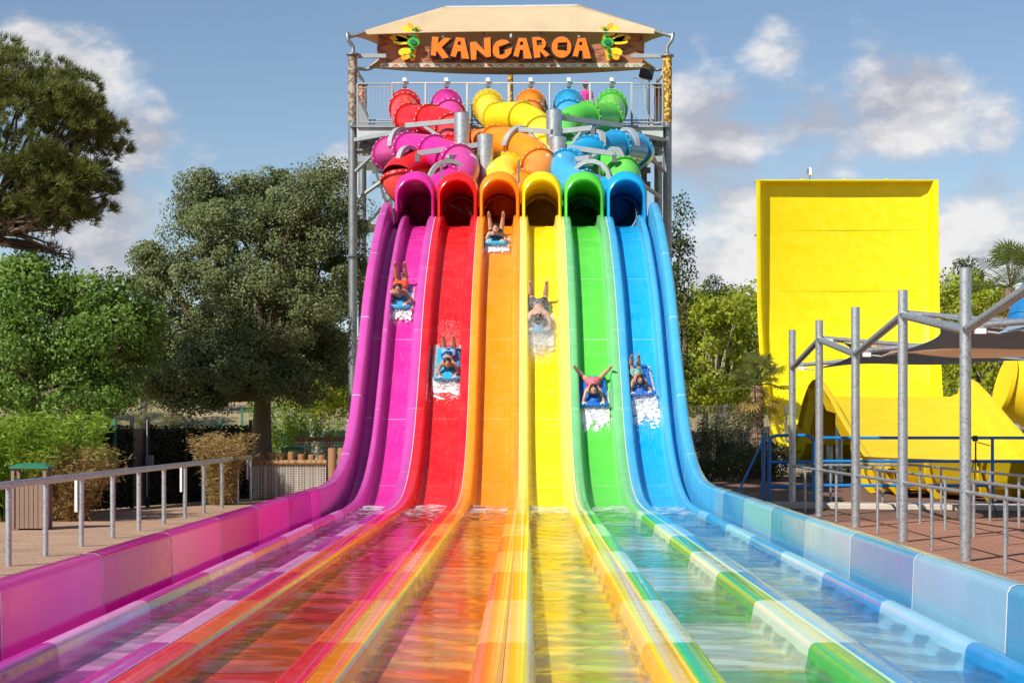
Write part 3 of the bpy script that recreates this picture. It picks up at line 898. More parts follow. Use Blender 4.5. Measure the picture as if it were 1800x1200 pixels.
# stair flights behind the tower
for fl in range(5):
    z0 = .2 + fl * 2.19; z1 = z0 + 2.19; x0, x1 = (CXL + .3, CXL + 3.6) if fl % 2 == 0 else (CXL + 3.6, CXL + .3); yy = YB + 1.6 + (fl % 2) * 1.2
    fr = empty('stair_flight', (0, 0, 0)); under(fr, tower)
    base = Matrix.Translation(tower.location).inverted()
    for off in (-.5, .5):
        g = G(); g.beam((x0, yy + off, z0), (x1, yy + off, z1), .06, .26); g.build('stringer', M['steel_l'], fr)
    for s in range(12):
        t = (s + .5) / 12; g = G(); g.box((x0 + (x1 - x0) * t, yy, z0 + (z1 - z0) * t + .06), (.28, 1.0, .03)); g.build('tread', M['steel'], fr)
    g = G()
    for off in (-.5, .5):
        g.tube([(x0, yy + off, z0 + 1.05), (x1, yy + off, z1 + 1.05)], .022, 6)
        for s in range(26):
            t = s / 25; xx = x0 + (x1 - x0) * t; zz = z0 + (z1 - z0) * t
            g.box((xx, yy + off, zz + .55), (.016, .016, 1.0))
    g.build('handrail', M['steel_l'], fr)
for lv in range(1, 6):
    for xx in (CXL - .5, CXL + 3.9):
        g = G(); g.box((xx + (.35 if xx < CXL else -.1), YB + 2.2, .2 + lv * 2.19 - .05), (.9, 2.4, .06)); T(g, 'landing', M['steel_l'])
    if lv == 3:
        railing([(CXL - .1, YB + .95, .2 + lv * 2.19), (CXL + 1.2, YB + .95, .2 + lv * 2.19)], 1.25, .13)

# start gantry: thin bar with six lamps
gan = empty('start_light_bar', ((xl + xr) / 2, YF + .1, DECK), 'thin grey bar with six white start lamps above the tube entrances', 'light bar')
zb = P(0, 147, 34.9).z
g = G(); g.tube([(xl, YF + .1, zb), (xr, YF + .1, zb)], .03, 8); under(g.build('bar', M['steel_l']), gan)
for x in [xl] + [(a + b) / 2 for a, b in zip(xs_t, xs_t[1:])] + [xr]:
    g = G(); g.tube([(x, YF + .1, DECK), (x, YF + .1, zb)], .035, 8); under(g.build('post', M['steel_l']), gan)
for x in xs_t:
    g = G(); g.box((x, YF + .04, zb + .09), (.13, .10, .12), bevel=.015); o = under(g.build('lamp_housing', M['white']), gan)
    g = G(); g.box((x, YF + .03, zb - .10), (.13, .11, .12), bevel=.015); under(g.build('lamp', M['steel_d']), gan)

# dark loudspeaker by the right-hand column
sp = P(1136, 131, 37.6)
o = empty('loudspeaker', sp - Vector((0, 0, .25)), 'small black loudspeaker hung under the beige canopy by the right column', 'speaker')
g = G(); g.box(sp, (.46, .3, .30), Matrix.Rotation(R(12), 3, 'Y'), bevel=.03); under(g.build('cabinet', M['black']), o)
g = G(); g.tube([sp + Vector((.1, 0, -.1)), sp + Vector((.1, .1, -1.9))], .03, 8); under(g.build('bracket', M['steel_l']), o)

# ------------------------------------------------------------------ canopy
def canopy():
    root = empty('shade_canopy', (-.4, 36.5 * K, DECK), 'beige tensioned canvas canopy with flat ridge on top of the slide tower', 'canopy')
    fl, fr_ = P(613, 62, 34.9), P(1180, 60, 34.9)
    bl, br = P(646, 119, 38.3), P(1152, 120, 38.3)
    rl, rr = P(783, 11, 36.5), P(1015, 8, 36.5)
    fm, bm_ = P(897, 55, 35.45), P(900, 131, 37.7)
    g = G()
    def edge(a, m, b, t):           # sagging hem
        return a.lerp(b, t) + (m - (a + b) / 2) * (4 * t * (1 - t))
    def ridge(t):
        u = min(1, max(0, (t - .18) / .64)); return rl.lerp(rr, u)
    NS = 8
    ta, tb = (rl.x - fl.x) / (fr_.x - fl.x), (rr.x - fl.x) / (fr_.x - fl.x)
    def hip(c0, c1, t):
        if t < ta: return c0.lerp(rl, t / ta)
        if t > tb: return c1.lerp(rr, (1 - t) / (1 - tb))
        return rl.lerp(rr, (t - ta) / (tb - ta))
    def patch(e, h, n):
        v = []
        for i in range(n + 1):
            t = i / n
            for j in range(NS + 1):
                u = j / NS; p = e(t).lerp(h(t), u)
                v.append(p - Vector((0, 0, .10 * math.sin(u * math.pi) * math.sin(t * math.pi))))
        g.add(v, [(i * (NS + 1) + j, (i + 1) * (NS + 1) + j, (i + 1) * (NS + 1) + j + 1, i * (NS + 1) + j + 1) for i in range(n) for j in range(NS)])
    patch(lambda t: edge(fl, fm, fr_, t), lambda t: hip(fl, fr_, t), 40)
    patch(lambda t: edge(br, bm_, bl, t), lambda t: hip(bl, br, 1 - t), 40)
    ml, mr = (fl + bl) / 2 + Vector((.75, 0, .1)), (fr_ + br) / 2 + Vector((-.75, 0, .1))
    side = lambda a, r, b, t: a.lerp(r, t * 2) if t < .5 else r.lerp(b, t * 2 - 1)
    patch(lambda t: edge(bl, ml, fl, t), lambda t: side(bl, rl, fl, t), 16)
    patch(lambda t: edge(fr_, mr, br, t), lambda t: side(fr_, rr, br, t), 16)
    o = under(g.build('canvas', M['canvas'], angle=60), root)
    md = o.modifiers.new('thick', 'SOLIDIFY'); md.thickness = .015
    g = G(); g.tube([rl + Vector((0, 0, -.06)), rr + Vector((0, 0, -.06))], .06, 10); under(g.build('ridge_pole', M['steel_l']), root)
    for x in (rl.x, rr.x, (rl.x + rr.x) / 2):
        for yy in (fl.y + .75, bl.y - .5):
            g = G(); g.tube([(x, 36.5 * K, rl.z - .1), (x, yy, 14.06)], .04, 8); under(g.build('rafter', M['steel_l']), root)
    for c, x, y in ((fl, CXL, YF), (fr_, CXR, YF), (bl, P(637, 0, 38.2).x, YB), (br, P(1157, 0, 38.2).x, YB)):
        sg = 1 if c.x > 0 else -1
        g = G(); z = 13.36
        g.tube(catmull([(x, y, z), (x + .0 * sg, y, z + .22), (x + .13 * sg, y - .05, z + .42), (x + .16 * sg, y, z + .62), (c.x, c.y, c.z - .05), (c.x - .5 * sg, c.y + (.12 if y == YF else -.12), c.z + .12)], 5), .062, 10)
        under(g.build('corner_arm', M['galv_d']), root)
    for xa, xb in ((CXL, CXL + 1.0), (CXR - 1.1, CXR)):
        z = P(0, 97, 34.9).z
        g = G(); g.beam((xa, YF + .3, z), (xb, YF + .3, z), .12, .12); under(g.build('tie_beam', M['steel']), root)


canopy()

# ------------------------------------------------------------------ sign
SY = 35.5
def S6(x, y, left=True): return P((600 if left else 900) + x / 6, y / 6, SY)


def curve_mesh(name, loops, y0, depth, mat, parent, offset=0.0):
    cu = bpy.data.curves.new(name, 'CURVE'); cu.dimensions = '2D'; cu.fill_mode = 'BOTH'; cu.extrude = depth / 2; cu.offset = offset
    for lp in loops:
        s = cu.splines.new('POLY'); s.points.add(len(lp) - 1); s.use_cyclic_u = True
        for q, p in zip(s.points, lp): q.co = (p[0], p[1], 0, 1)
    tmp = bpy.data.objects.new('tmp', cu); COL.objects.link(tmp)
    dg = bpy.context.evaluated_depsgraph_get(); dg.update()
    me = bpy.data.meshes.new_from_object(tmp.evaluated_get(dg)); bpy.data.objects.remove(tmp); bpy.data.curves.remove(cu)
    me.name = name; me.materials.clear(); me.materials.append(mat)
    me.transform(Matrix.Translation((0, y0, 0)) @ Matrix.Rotation(R(90), 4, 'X'))
    o = bpy.data.objects.new(name, me); COL.objects.link(o); return under(o, parent)


sign = empty('sign_board', (-.4, SY * K, 13.1), 'carved wood sign with orange KANGAROA letters and yellow feathers under the canopy', 'sign')
L6 = lambda pts, left=True: [(S6(x, y, left).x, S6(x, y, left).z) for x, y in pts]
panel = L6([(402, 332), (376, 520), (386, 600), (412, 668)]) + L6([(1372, 668), (1388, 600), (1396, 490), (1370, 340), (1230, 372), (1000, 450), (800, 487), (400, 505), (0, 515)], False) + L6([(1400, 515), (1000, 505), (850, 490), (700, 440), (560, 388)])
curve_mesh('wood_panel', [panel], SY * K, .10, M['sign_wood'], sign)
GL = [
    ([[(965, 418), (1032, 420), (1024, 490), (1092, 428), (1162, 436), (1062, 528), (1138, 634), (1075, 646), (1010, 562), (1002, 618), (950, 610)]], True),
    ([[(1215, 425), (1302, 432), (1352, 648), (1275, 645), (1265, 570), (1232, 568), (1210, 630), (1158, 618)], [(1235, 465), (1230, 505), (1266, 508), (1265, 466)]], True),
    ([[(1362, 476), (1422, 470), (1512, 562), (1508, 432), (1575, 424), (1580, 625), (1530, 632), (1430, 548), (1426, 655), (1372, 660)]], True),
    ([[(1597, 570), (1606, 510), (1640, 468), (1690, 447), (1745, 453), (1778, 480), (1662, 522), (1670, 610), (1725, 602), (1728, 558), (1802, 532), (1790, 592), (1745, 636), (1690, 650), (1640, 636), (1608, 606)]], True),
    ([[(70, 430), (150, 432), (210, 645), (125, 645), (118, 558), (85, 552), (68, 630), (15, 615)], [(88, 470), (80, 505), (118, 508), (118, 470)]], False),
    ([[(212, 425), (280, 420), (335, 440), (358, 480), (350, 522), (325, 545), (392, 605), (355, 632), (292, 568), (298, 632), (235, 640)], [(255, 455), (262, 510), (316, 505), (312, 450)]], False),
    ([[(520 + 103 * math.cos(a * math.pi / 14), 527 + 111 * math.sin(a * math.pi / 14)) for a in range(28)], [(480, 480), (475, 555), (580, 568), (580, 475)]], False),
    ([[(690, 432), (772, 432), (830, 645), (748, 645), (738, 564), (705, 560), (690, 628), (636, 618)], [(708, 472), (702, 508), (738, 510), (736, 470)]], False),
]
for loops, left in GL:
    # orange face in front of a larger dark edge
    out = [L6(lp, left) for lp in loops]
    root = curve_mesh('letter', out, SY * K - .34, .06, M['letter'], sign)
    cx = sum(p[0] for p in out[0]) / len(out[0]); cz = sum(p[1] for p in out[0]) / len(out[0])
    def grow(lp, d):
        area = sum(a[0] * b[1] - b[0] * a[1] for a, b in zip(lp, lp[1:] + lp[:1]))
        sg = 1 if area > 0 else -1; res = []
        for q in range(len(lp)):
            a, b, c = Vector(lp[q - 1]), Vector(lp[q]), Vector(lp[(q + 1) % len(lp)])
            e1 = (b - a).normalized(); e2 = (c - b).normalized()
            n1 = Vector((e1.y, -e1.x)) * sg; n2 = Vector((e2.y, -e2.x)) * sg
            nn = (n1 + n2); nn = nn.normalized() if nn.length > 1e-4 else n1
            res.append(tuple(b + nn * d / max(.45, nn.dot(n1))))
        return res
    dark = [grow(out[0], .045)] + [grow(lp, -.02) for lp in out[1:]]
    o = curve_mesh('letter_edge', dark, SY * K - .20, .20, M['letter_d'], sign)
# patterned band along the bottom of the panel
x0, x1 = S6(412, 0).x, S6(1366, 0, False).x; zt, zbm = S6(0, 672).z, S6(0, 716).z
g = G(); g.box(((x0 + x1) / 2, SY * K - .06, (zt + zbm) / 2), (x1 - x0, .04, zt - zbm), m=0)
n = 25; w = (x1 - x0) / n; h = zt - zbm; yy = SY * K - .083
for q in range(n):
    a = x0 + q * w; c = [1, 2, 3][q % 3]
    def tri(p, m, dy): g.add([(x, yy - dy, z) for x, z in p], [(0, 1, 2)], m)
    tri([(a + .04, zbm + .18 * h), (a + w - .04, zbm + .18 * h), (a + w / 2, zbm + .84 * h)], 4, .001)
    tri([(a + .09, zbm + .2 * h), (a + w - .09, zbm + .2 * h), (a + w / 2, zbm + .70 * h)], [2, 1, 5][q % 3], .003)
    tri([(a + w / 2 + .05, zbm + .84 * h), (a + w * 1.5 - .05, zbm + .84 * h), (a + w, zbm + .3 * h)], [5, 2, 5][q % 3], .002)
    for d in range(4):
        for zz in (zbm + .05 * h, zt - .09 * h): g.box((a + (d + .5) * w / 4, yy, zz), (w / 9, .006, .05 * h), m=4)
under(g.build('patterned_band', [M['cream'], M['pr_red'], M['pr_green'], M['letter'], M['pr_brown'], M['steel_l']], smooth=False), sign)


def feather(a, b, w, left, mat):
    pa, pb = S6(*a, left), S6(*b, left); d = pb - pa; L = d.length; t = d.normalized(); s = Vector((-t.z, 0, t.x))
    pts = []
    for q in range(16):
        an = 2 * math.pi * q / 16; u = .5 - .5 * math.cos(an); ww = w * math.sin(an) * (.62 + .6 * u)
        p = pa + t * (L * u) + s * ww; pts.append((p.x, p.z))
    o = curve_mesh('feather', [pts], SY * K - .26, .05, M[mat], sign)


for left, mir in ((True, lambda x: x), (False, lambda x: 1768 - x)):
    bar = [(790, 297), (835, 297), (775, 660), (730, 652)]
    curve_mesh('feather_bar', [L6([(mir(x), y) for x, y in bar], left)], SY * K - .20, .06, M['feather_o'], sign)
    for a, b, w, m in (((785, 330), (705, 272), .07, 'feather_o'), ((775, 395), (652, 312), .12, 'feather'), ((735, 458), (520, 415), .09, 'feather_o'), ((735, 462), (580, 400), .10, 'feather'), ((735, 478), (550, 462), .07, 'feather'), ((760, 548), (610, 580), .12, 'feather'), ((745, 610), (638, 632), .09, 'feather_o')):
        feather((mir(a[0]), a[1]), (mir(b[0]), b[1]), w, left, m)
    for x, y, rx, rz in ((793, 333, 20, 21), (780, 400, 21, 22), (766, 472, 66, 50), (752, 547, 22, 23), (742, 610, 20, 22)):
        for sc, m, dd in ((1.0, 'disc', .24), (.52, 'disc_d', .29)):
            pts = [(mir(x) + rx * sc * math.cos(q * math.pi / 9), y + rz * sc * math.sin(q * math.pi / 9)) for q in range(18)]
            curve_mesh('disc', [L6(pts, left)], SY * K - dd - .04, .08, M[m], sign)
for xx in (S6(700, 0).x, S6(1500, 0).x, S6(300, 0, False).x, S6(1100, 0, False).x):
    g = G(); g.beam((xx, SY * K + .09, 13.2), (xx, SY * K + .09, 14.35), .06, .06); under(g.build('hanger', M['steel_d']), sign)

# ------------------------------------------------------------------ tube supports
def support(px, top, y, label, arms):
    p = P(px, top, y); root = empty('tube_support', (p.x, p.y, 0), label, 'support post', 'round posts carrying the tubes')
    g = G(); g.tube([(p.x, p.y, -.02), (p.x, p.y, p.z)], .215, 24); o = under(g.build('post', M['galv']), root)
    g = G(); g.tube([(p.x, p.y, p.z), (p.x, p.y, p.z + .015)], .20, 24); under(g.build('post_cap', M['steel_d']), root)
    for a, b, clamp in arms:
        pa, pb = P(*a), P(*b)
        g = G(); g.beam(pa, pb, .10, .13); ar = under(g.build('arm', M['steel']), root)
        g = G(); g.beam(pa + Vector((0, 0, -.75)), pa.lerp(pb, .62) + Vector((0, 0, -.06)), .07, .08); under(g.build('strut', M['steel']), root)
        g = G(); g.box(pb + Vector((0, 0, -.12)), (.12, .12, .2)); under(g.build('hanger', M['steel_d']), root)
        if clamp:
            cx, cy, cyy, ax = clamp
            c = P(cx, cy, cyy); ax = Vector(ax).normalized(); up = Vector((0, 0, 1)); up = (up - ax * up.dot(ax)).normalized(); sd = ax.cross(up)
            g = G(); v = []; f = []
            for q in range(17):
                an = math.pi * (q / 16) ; dirv = sd * math.cos(an) + up * math.sin(an)
                for rr, oo in ((TR + .065, -.07), (TR + .065, .07), (TR + .17, .07), (TR + .17, -.07)): v.append(c + dirv * rr + ax * oo)
            for q in range(16):
                for e in range(4): f.append((q * 4 + e, q * 4 + (e + 1) % 4, q * 4 + 4 + (e + 1) % 4, q * 4 + 4 + e))
            f += [(0, 1, 2, 3), (67, 66, 65, 64)]
            g.add(v, f); under(g.build('clamp_ring', M['steel']), root)


support(812, 200, 31.0, 'tall grey round post left of the yellow tube, holding the red tube', [((802, 213, 31.0), (714, 221, 32.0), (706, 262, 31.7, (1, -.6, 0)))])
support(853, 238, 29.7, 'shorter grey round post between the red and orange tube mouths', [((846, 254, 29.7), (734, 270, 29.6), (720, 296, 30.1, (.9, -.5, 0))), ((846, 277, 29.7), (787, 277, 28.9), (790, 322, 28.7, (.5, -1, 0)))])
support(974, 195, 31.0, 'tall grey round post right of the yellow tube, holding the green tube', [((985, 207, 31.0), (1092, 221, 32.0), (1100, 262, 31.75, (1, .6, 0))), ((988, 231, 31.0), (1042, 225, 30.7), (1045, 267, 30.7, (1, .35, -.2)))])
support(981, 242, 29.7, 'shorter grey round post between the yellow and green tube mouths', [((994, 258, 29.7), (1080, 271, 29.6), (1078, 298, 30.2, (1, .4, 0))), ((992, 283, 29.7), (1038, 277, 28.9), (1038, 322, 28.7, (.5, 1, 0))), ((970, 232, 29.7), (908, 227, 30.3), (910, 260, 30.45, (1, -.8, -.4)))])
for px, a, b in ((776, 288, 318), (912, 282, 322), (1054, 290, 314)):
    p0, p1 = P(px, b, 28.0), P(px, a, 28.0)
    o = empty('marker_rod', p0, {776: 'short dark rod standing between magenta and red tube mouths', 912: 'short dark rod standing between orange and yellow tube mouths', 1054: 'short dark rod standing between green and blue tube mouths'}[px], 'rod', 'rods between the tube mouths')
    g = G(); g.box((p0 + p1) / 2, (.05, .05, (p1 - p0).length)); under(g.build('rod', M['steel_d']), o)
    g = G(); g.box(p0 + Vector((0, 0, -.2)), (.035, .035, .5)); under(g.build('rod_foot', M['steel_l']), o)

# ------------------------------------------------------------------ yellow half-pipe slide
def yellow_slide():
    root = empty('boomerang_slide', (13.5, 62, 0), 'huge yellow half-pipe slide wall with a humped chute in front of it', 'water slide')
    prof = [(50.1, 12.72), (50.0, 9.0), (49.65, 6.0), (48.6, 3.3), (46.6, 1.25), (43.9, .55), (42.2, 1.25), (41.0, 2.45), (39.7, 3.0), (38.3, 2.55), (36.0, 1.4), (33.4, .35), (31.6, .2)]
    pts = resample(catmull([Vector((0, y * K, z)) for y, z in prof], 12), .3)
    XL = 10.2
    def xr_(y): return 15.3 + (17.85 - 15.3) * min(1, max(0, (y / K - 39.7) / 10.3))
    fr = frames(pts)
    # inner side looks up and back to the viewer: normal towards -y on the wall, up on the floor
    nn = []
    for i, (p, t, n) in enumerate(fr):
        n = Vector((0, t.z, -t.y)).normalized()
        nn.append(n)
    if nn[len(nn) // 2].z < 0: nn = [-q for q in nn]
    joints = np.linspace(0, len(pts) - 1, 15).astype(int)
    H = .62
    for a, b in zip(joints, joints[1:]):
        g = G(); v = []; f = []
        for q in range(a, b + 1):
            p = pts[q]; n = nn[q]; xr = xr_(p.y); s = 1.0
            sec = [(XL - .16, H), (XL, H), (XL + .06, H - .05), (XL + .10, .4), (XL + .22, .14), (XL + .5, .02), ((XL + xr) / 2, 0), (xr - .5, .02), (xr - .22, .14), (xr - .10, .4), (xr - .06, H - .05), (xr, H), (xr + .16, H),
                   (xr + .16, H - .04), (xr - .0, H - .06), (xr - .05, .35), (xr - .2, .06), (xr - .5, -.05), (XL + .5, -.05), (XL + .2, .06), (XL + .05, .35), (XL, H - .06), (XL - .16, H - .04)]
            for x, h in sec: v.append(p + n * h + Vector((x, 0, 0)))
        m = len(sec); 
        for q in range(b - a):
            for j in range(m): f.append((q * m + j, (q + 1) * m + j, (q + 1) * m + (j + 1) % m, q * m + (j + 1) % m))
        g.add(v, f)
        under(g.build('trough_panel', M['yslide'] if pts[a].y > 63 else M['yslide_o'], angle=40), root)
    for a in joints[1:-1]:      # scalloped bolting flange round the outside of every joint
        p = pts[a]; n = nn[a]; t = fr[a][1]; xr = xr_(p.y)
        g = G()
        sec = [(XL - .16, H - .03), (XL - .02, .32), (XL + .18, .02), (XL + .5, -.06), (xr - .5, -.06), (xr - .18, .02), (xr + .02, .32), (xr + .16, H - .03)]
        off = [(XL - .20, H - .02), (XL - .20, .25), (XL - .02, -.15), (XL + .4, -.28), (xr - .4, -.28), (xr + .02, -.15), (xr + .20, .25), (xr + .20, H - .02)]
        for s0 in (-.02,):
            v = [p + n * h + Vector((x, 0, 0)) + t * -.012 for x, h in sec] + [p + n * h + Vector((x, 0, 0)) + t * -.012 for x, h in off] + [p + n * h + Vector((x, 0, 0)) + t * .012 for x, h in sec] + [p + n * h + Vector((x, 0, 0)) + t * .012 for x, h in off]
            m = 8
            for j in range(7):
                g.add([v[j], v[j + 1], v[m + j + 1], v[m + j]], [(0, 1, 2, 3)]); g.add([v[2 * m + j], v[2 * m + j + 1], v[3 * m + j + 1], v[3 * m + j]], [(3, 2, 1, 0)])
                g.add([v[m + j], v[m + j + 1], v[3 * m + j + 1], v[3 * m + j]], [(0, 1, 2, 3)])
        under(g.build('flange', M['yslide_o'], smooth=False), root)
    # rim along the top of the wall
    p = pts[0]; n = nn[0]; xr = xr_(p.y)
    g = G(); g.box(((XL + xr) / 2, p.y - .29, p.z - .01), (xr - XL + .32, .62, .06), bevel=.015); under(g.build('top_rim', M['yslide']), root)
    for q in range(3):
        g = G(); g.box((XL + 1.9 + q * 1.85, p.y - .2, p.z + .06), (.10, .3, .10), bevel=.02); under(g.build('rim_bracket', M['yslide']), root)
    # vertical joint of the wall and stiffening posts behind it
    g = G(); g.box(((XL + xr) / 2 - .1, p.y - .012, 9.2), (.035, .014, 6.0)); under(g.build('joint', M['yslide_o']), root)
    for z in (4.9, 7.9, 10.6):
        yy = np.interp(z, [q.z for q in pts[:30]][::-1], [q.y for q in pts[:30]][::-1])
        g = G(); g.box(((XL + xr) / 2, yy - .012, z), (xr - XL - .9, .02, .03)); under(g.build('joint', M['yslide_o']), root)
    for x in (11.5, 14.0, 16.6):
        g = G(); g.tube([(x, 76.6, 0), (x, 76.6, 11.5)], .2, 12); under(g.build('support_post', M['galv']), root)
        for z in (3.5, 7.2, 10.5):
            g = G(); g.beam((x, 76.6, z), (x, 75.2 - (.6 if z < 5 else 0), z), .12, .12); under(g.build('support_arm', M['galv']), root)
    for x, y, z in ((11.0, 60.0, 2.7), (14.6, 60.0, 2.7), (11.0, 56, 1.7), (14.6, 56, 1.7), (11.2, 63, 1.6)):
        g = G(); g.tube([(x, y, -.02), (x, y, z)], .13, 12); under(g.build('support_post', M['galv']), root)
    # curved outer wall of the splash trough at the chute's foot
    g = G(); v = []; f = []
    base = resample(catmull([Vector((10.15, 51.3, 0)), Vector((10.5, 48.5, 0)), Vector((11.6, 45.2, 0)), Vector((13.2, 42.8, 0)), (15.5, 41.4, 0), (18.5, 41.0, 0), (21.5, 41.8, 0)], 8), .35)
    m = 7
    for q, p in enumerate(base):
        t = (base[min(q + 1, len(base) - 1)] - base[max(q - 1, 0)]).normalized(); o = Vector((t.y, -t.x, 0)); o = o if o.y < 0 or o.x < 0 else o
        o = -o if o.y > 0 else o
        for d, z in ((.30, 1.06), (.34, 1.10), (.28, 1.04), (.10, .62), (-.12, .3), (-.5, .12), (-1.4, .08)): v.append(p + o * d + Vector((0, 0, z)))
    for q in range(len(base) - 1):
        for j in range(m - 1): f.append((q * m + j, (q + 1) * m + j, (q + 1) * m + j + 1, q * m + j + 1))
    g.add(v, f); under(g.build('splash_wall', M['yslide_o'], angle=60), root)
    for q in range(3, len(base) - 2, 6):
        p = base[q]; t = (base[q + 1] - base[q - 1]).normalized(); o = Vector((t.y, -t.x, 0)); o = -o if o.y > 0 else o
        g = G(); pr = [(.36, 1.06), (.30, .62), (.10, .22), (-.2, .05), (.12, 0.02), (.36, .25), (.46, .7), (.46, 1.06)]
        v = [p + o * d + Vector((0, 0, z)) + t * s for s in (-.02, .02) for d, z in pr]
        g.add(v, [tuple(range(8)), tuple(range(15, 7, -1))] + [(j, j + 8, (j + 1) % 8 + 8, (j + 1) % 8) for j in range(8)])
        under(g.build('rib', M['yslide_o'], smooth=False), root)
    # water still running over the hump
    return root


yellow_slide()
# lamp on the wall's top edge
p = P(1423, 322, 50.0)
o = empty('white_lamp', p, 'small white lamp on a thin pole on top of the yellow wall', 'lamp')
g = G(); g.tube([p, p + Vector((0, 0, .45))], .025, 8); under(g.build('pole', M['steel_d']), o)
g = G(); g.tube([p + Vector((.03, 0, .32)), p + Vector((.05, 0, .36)), p + Vector((.04, 0, .62)), p + Vector((.02, 0, .70))], [.06, .10, .075, .03], 10); under(g.build('shade', M['white']), o)
g = G(); g.box(p + Vector((-.07, 0, .52)), (.06, .14, .26), bevel=.02); under(g.build('housing', M['steel_d']), o)

# big yellow funnel and blue flume at the far right
root = empty('funnel_slide', (20.5, 66, 0), 'big yellow drum-shaped slide section standing behind the shade sails', 'water slide')
g = G(); g.tube([(18.5, 66, 3.55), (19.4, 66.1, 3.35), (21.0, 66.3, 3.0), (23.2, 66.6, 2.7)], [1.0, 1.35, 1.75, 2.1], 32, caps=True); under(g.build('drum', M['yslide_o'], angle=40), root)
g = G(); g.tube([(18.42, 66, 3.57), (18.58, 66, 3.53)], [1.14, 1.14], 32); under(g.build('drum_rim', M['yslide_o']), root)
for x in (22.5, 25.5):
    x -= 2.6
    g = G(); g.tube([(x, 66.3, -.02), (x, 66.3, 1.6)], .16, 12); under(g.build('support_post', M['galv']), root)
root = empty('blue_flume', (24, 80, 0), 'deep blue slide flume rising behind the shade sails beside a palm', 'water slide')
fl = resample(catmull([Vector((22.6, 78, 5.4)), Vector((23.3, 79, 7.4)), Vector((24.8, 80, 9.0)), Vector((27.5, 81, 9.9))], 8), .4)
for q in range(0, len(fl) - 1, 4):
    g = G(); g.tube(fl[q:q + 5], .85, 20, caps=False); under(g.build('tube_section', M['bslide']), root)
for q in (3, 9):
    if q < len(fl):
        g = G(); g.tube([(fl[q].x, fl[q].y + .9, -.02), (fl[q].x, fl[q].y + .9, fl[q].z)], .16, 10); under(g.build('support_post', M['galv']), root)

# ------------------------------------------------------------------ shade sails and queue rails
SX, SX2 = 6.5, 12.4
SYS = [14.0 * K - .0, 16.84 * K, 19.64 * K, 22.46 * K, 25.24 * K, 27.8 * K]
SYS = [SYS[1] - (SYS[2] - SYS[1]), *SYS[1:]]
HI, LO = 3.90, 3.42


def sails():
    root = empty('shade_pavilion', (SX, 33, 0), 'row of galvanised posts with zigzag beams carrying shade sails over the queue', 'shade structure')
    top = 4.33
    hs = []
    for q, y in enumerate(SYS):
        h = HI if q % 2 == 0 else LO
        hs.append(h)
        g = G(); g.tube([(SX, y, -.01), (SX, y, top), (SX, y, top + .01)], [.085, .085, .07], 18); under(g.build('post', M['galv']), root)
        g = G(); g.tube([(SX2, y, -.01), (SX2, y, top)], .085, 18); under(g.build('post', M['galv']), root)
        h2 = HI + LO - h
        g = G(); g.tube([(SX, y + .03, h + .05), (SX2, y + .03, h2 + .05)], .05, 12); under(g.build('cross_beam', M['galv']), root)
        g = G(); g.box((SX + .22, y, h - .02), (.16, .08, .08)); g.tube([(SX + .3, y, h - .03), (SX + .55, y + .1, h - .05)], .016, 6); under(g.build('turnbuckle', M['white']), root)
    for q in range(len(SYS) - 1):
        for x, sw in ((SX, 0), (SX2, 1)):
            a = hs[q] if not sw else HI + LO - hs[q]; b = hs[q + 1] if not sw else HI + LO - hs[q + 1]
            g = G(); g.tube([(x, SYS[q] + .08, a), (x, SYS[q + 1] - .08, b)], .07, 14); o = under(g.build('zigzag_beam', M['galv']), root)
            g = G(); g.tube([(x - .08, SYS[q + 1] - .16, b + .01), (x + .08, SYS[q + 1] - .16, b + .01)], .018, 6); bb = g.build('bolt', M['black']); bb.parent = o
    cols = ['sail_grey', 'sail_grey', 'sail_grey', 'sail_beige', 'sail_grey']
    for q in range(len(SYS) - 1):
        y0, y1 = SYS[q], SYS[q + 1]
        c = [Vector((SX + .55, y0 + .25, hs[q] - .03)), Vector((SX2 - .55, y0 + .25, HI + LO - hs[q] - .03)), Vector((SX2 - .55, y1 - .25, HI + LO - hs[q + 1] - .03)), Vector((SX + .55, y1 - .25, hs[q + 1] - .03))]
        n = 16; v = []
        for i in range(n + 1):
            for j in range(n + 1):
                u, w = i / n, j / n
                su = u + .11 * (1 - 2 * u) * (4 * w * (1 - w)); sw = w + .13 * (1 - 2 * w) * (4 * u * (1 - u))
                p = c[0] * (1 - su) * (1 - sw) + c[1] * su * (1 - sw) + c[2] * su * sw + c[3] * (1 - su) * sw
                v.append(p - Vector((0, 0, .20 * 16 * u * (1 - u) * w * (1 - w))))
        f = [(i * (n + 1) + j, (i + 1) * (n + 1) + j, (i + 1) * (n + 1) + j + 1, i * (n + 1) + j + 1) for i in range(n) for j in range(n)]
        g = G(); g.add(v, f); o = under(g.build('sail', M[cols[q]]), root)
        md = o.modifiers.new('thick', 'SOLIDIFY'); md.thickness = .012
        if cols[q] == 'sail_beige': o['label'] = 'sand-coloured sail'


sails()


def pipe_rail(label, pts, posts, h, mat='galv', r=.03, group='queue railings on the red paving', lower=False):
    root = empty('queue_railing', (pts[0][0], pts[0][1], 0), label, 'railing', group)
    g = G(); g.tube([(x, y, h) for x, y in pts], r, 10); under(g.build('rail', M[mat]), root)
    for x, y in posts:
        g = G(); g.tube([(x, y, -.01), (x, y, h - .01)], r * .95, 10); under(g.build('post', M[mat]), root)
    return root


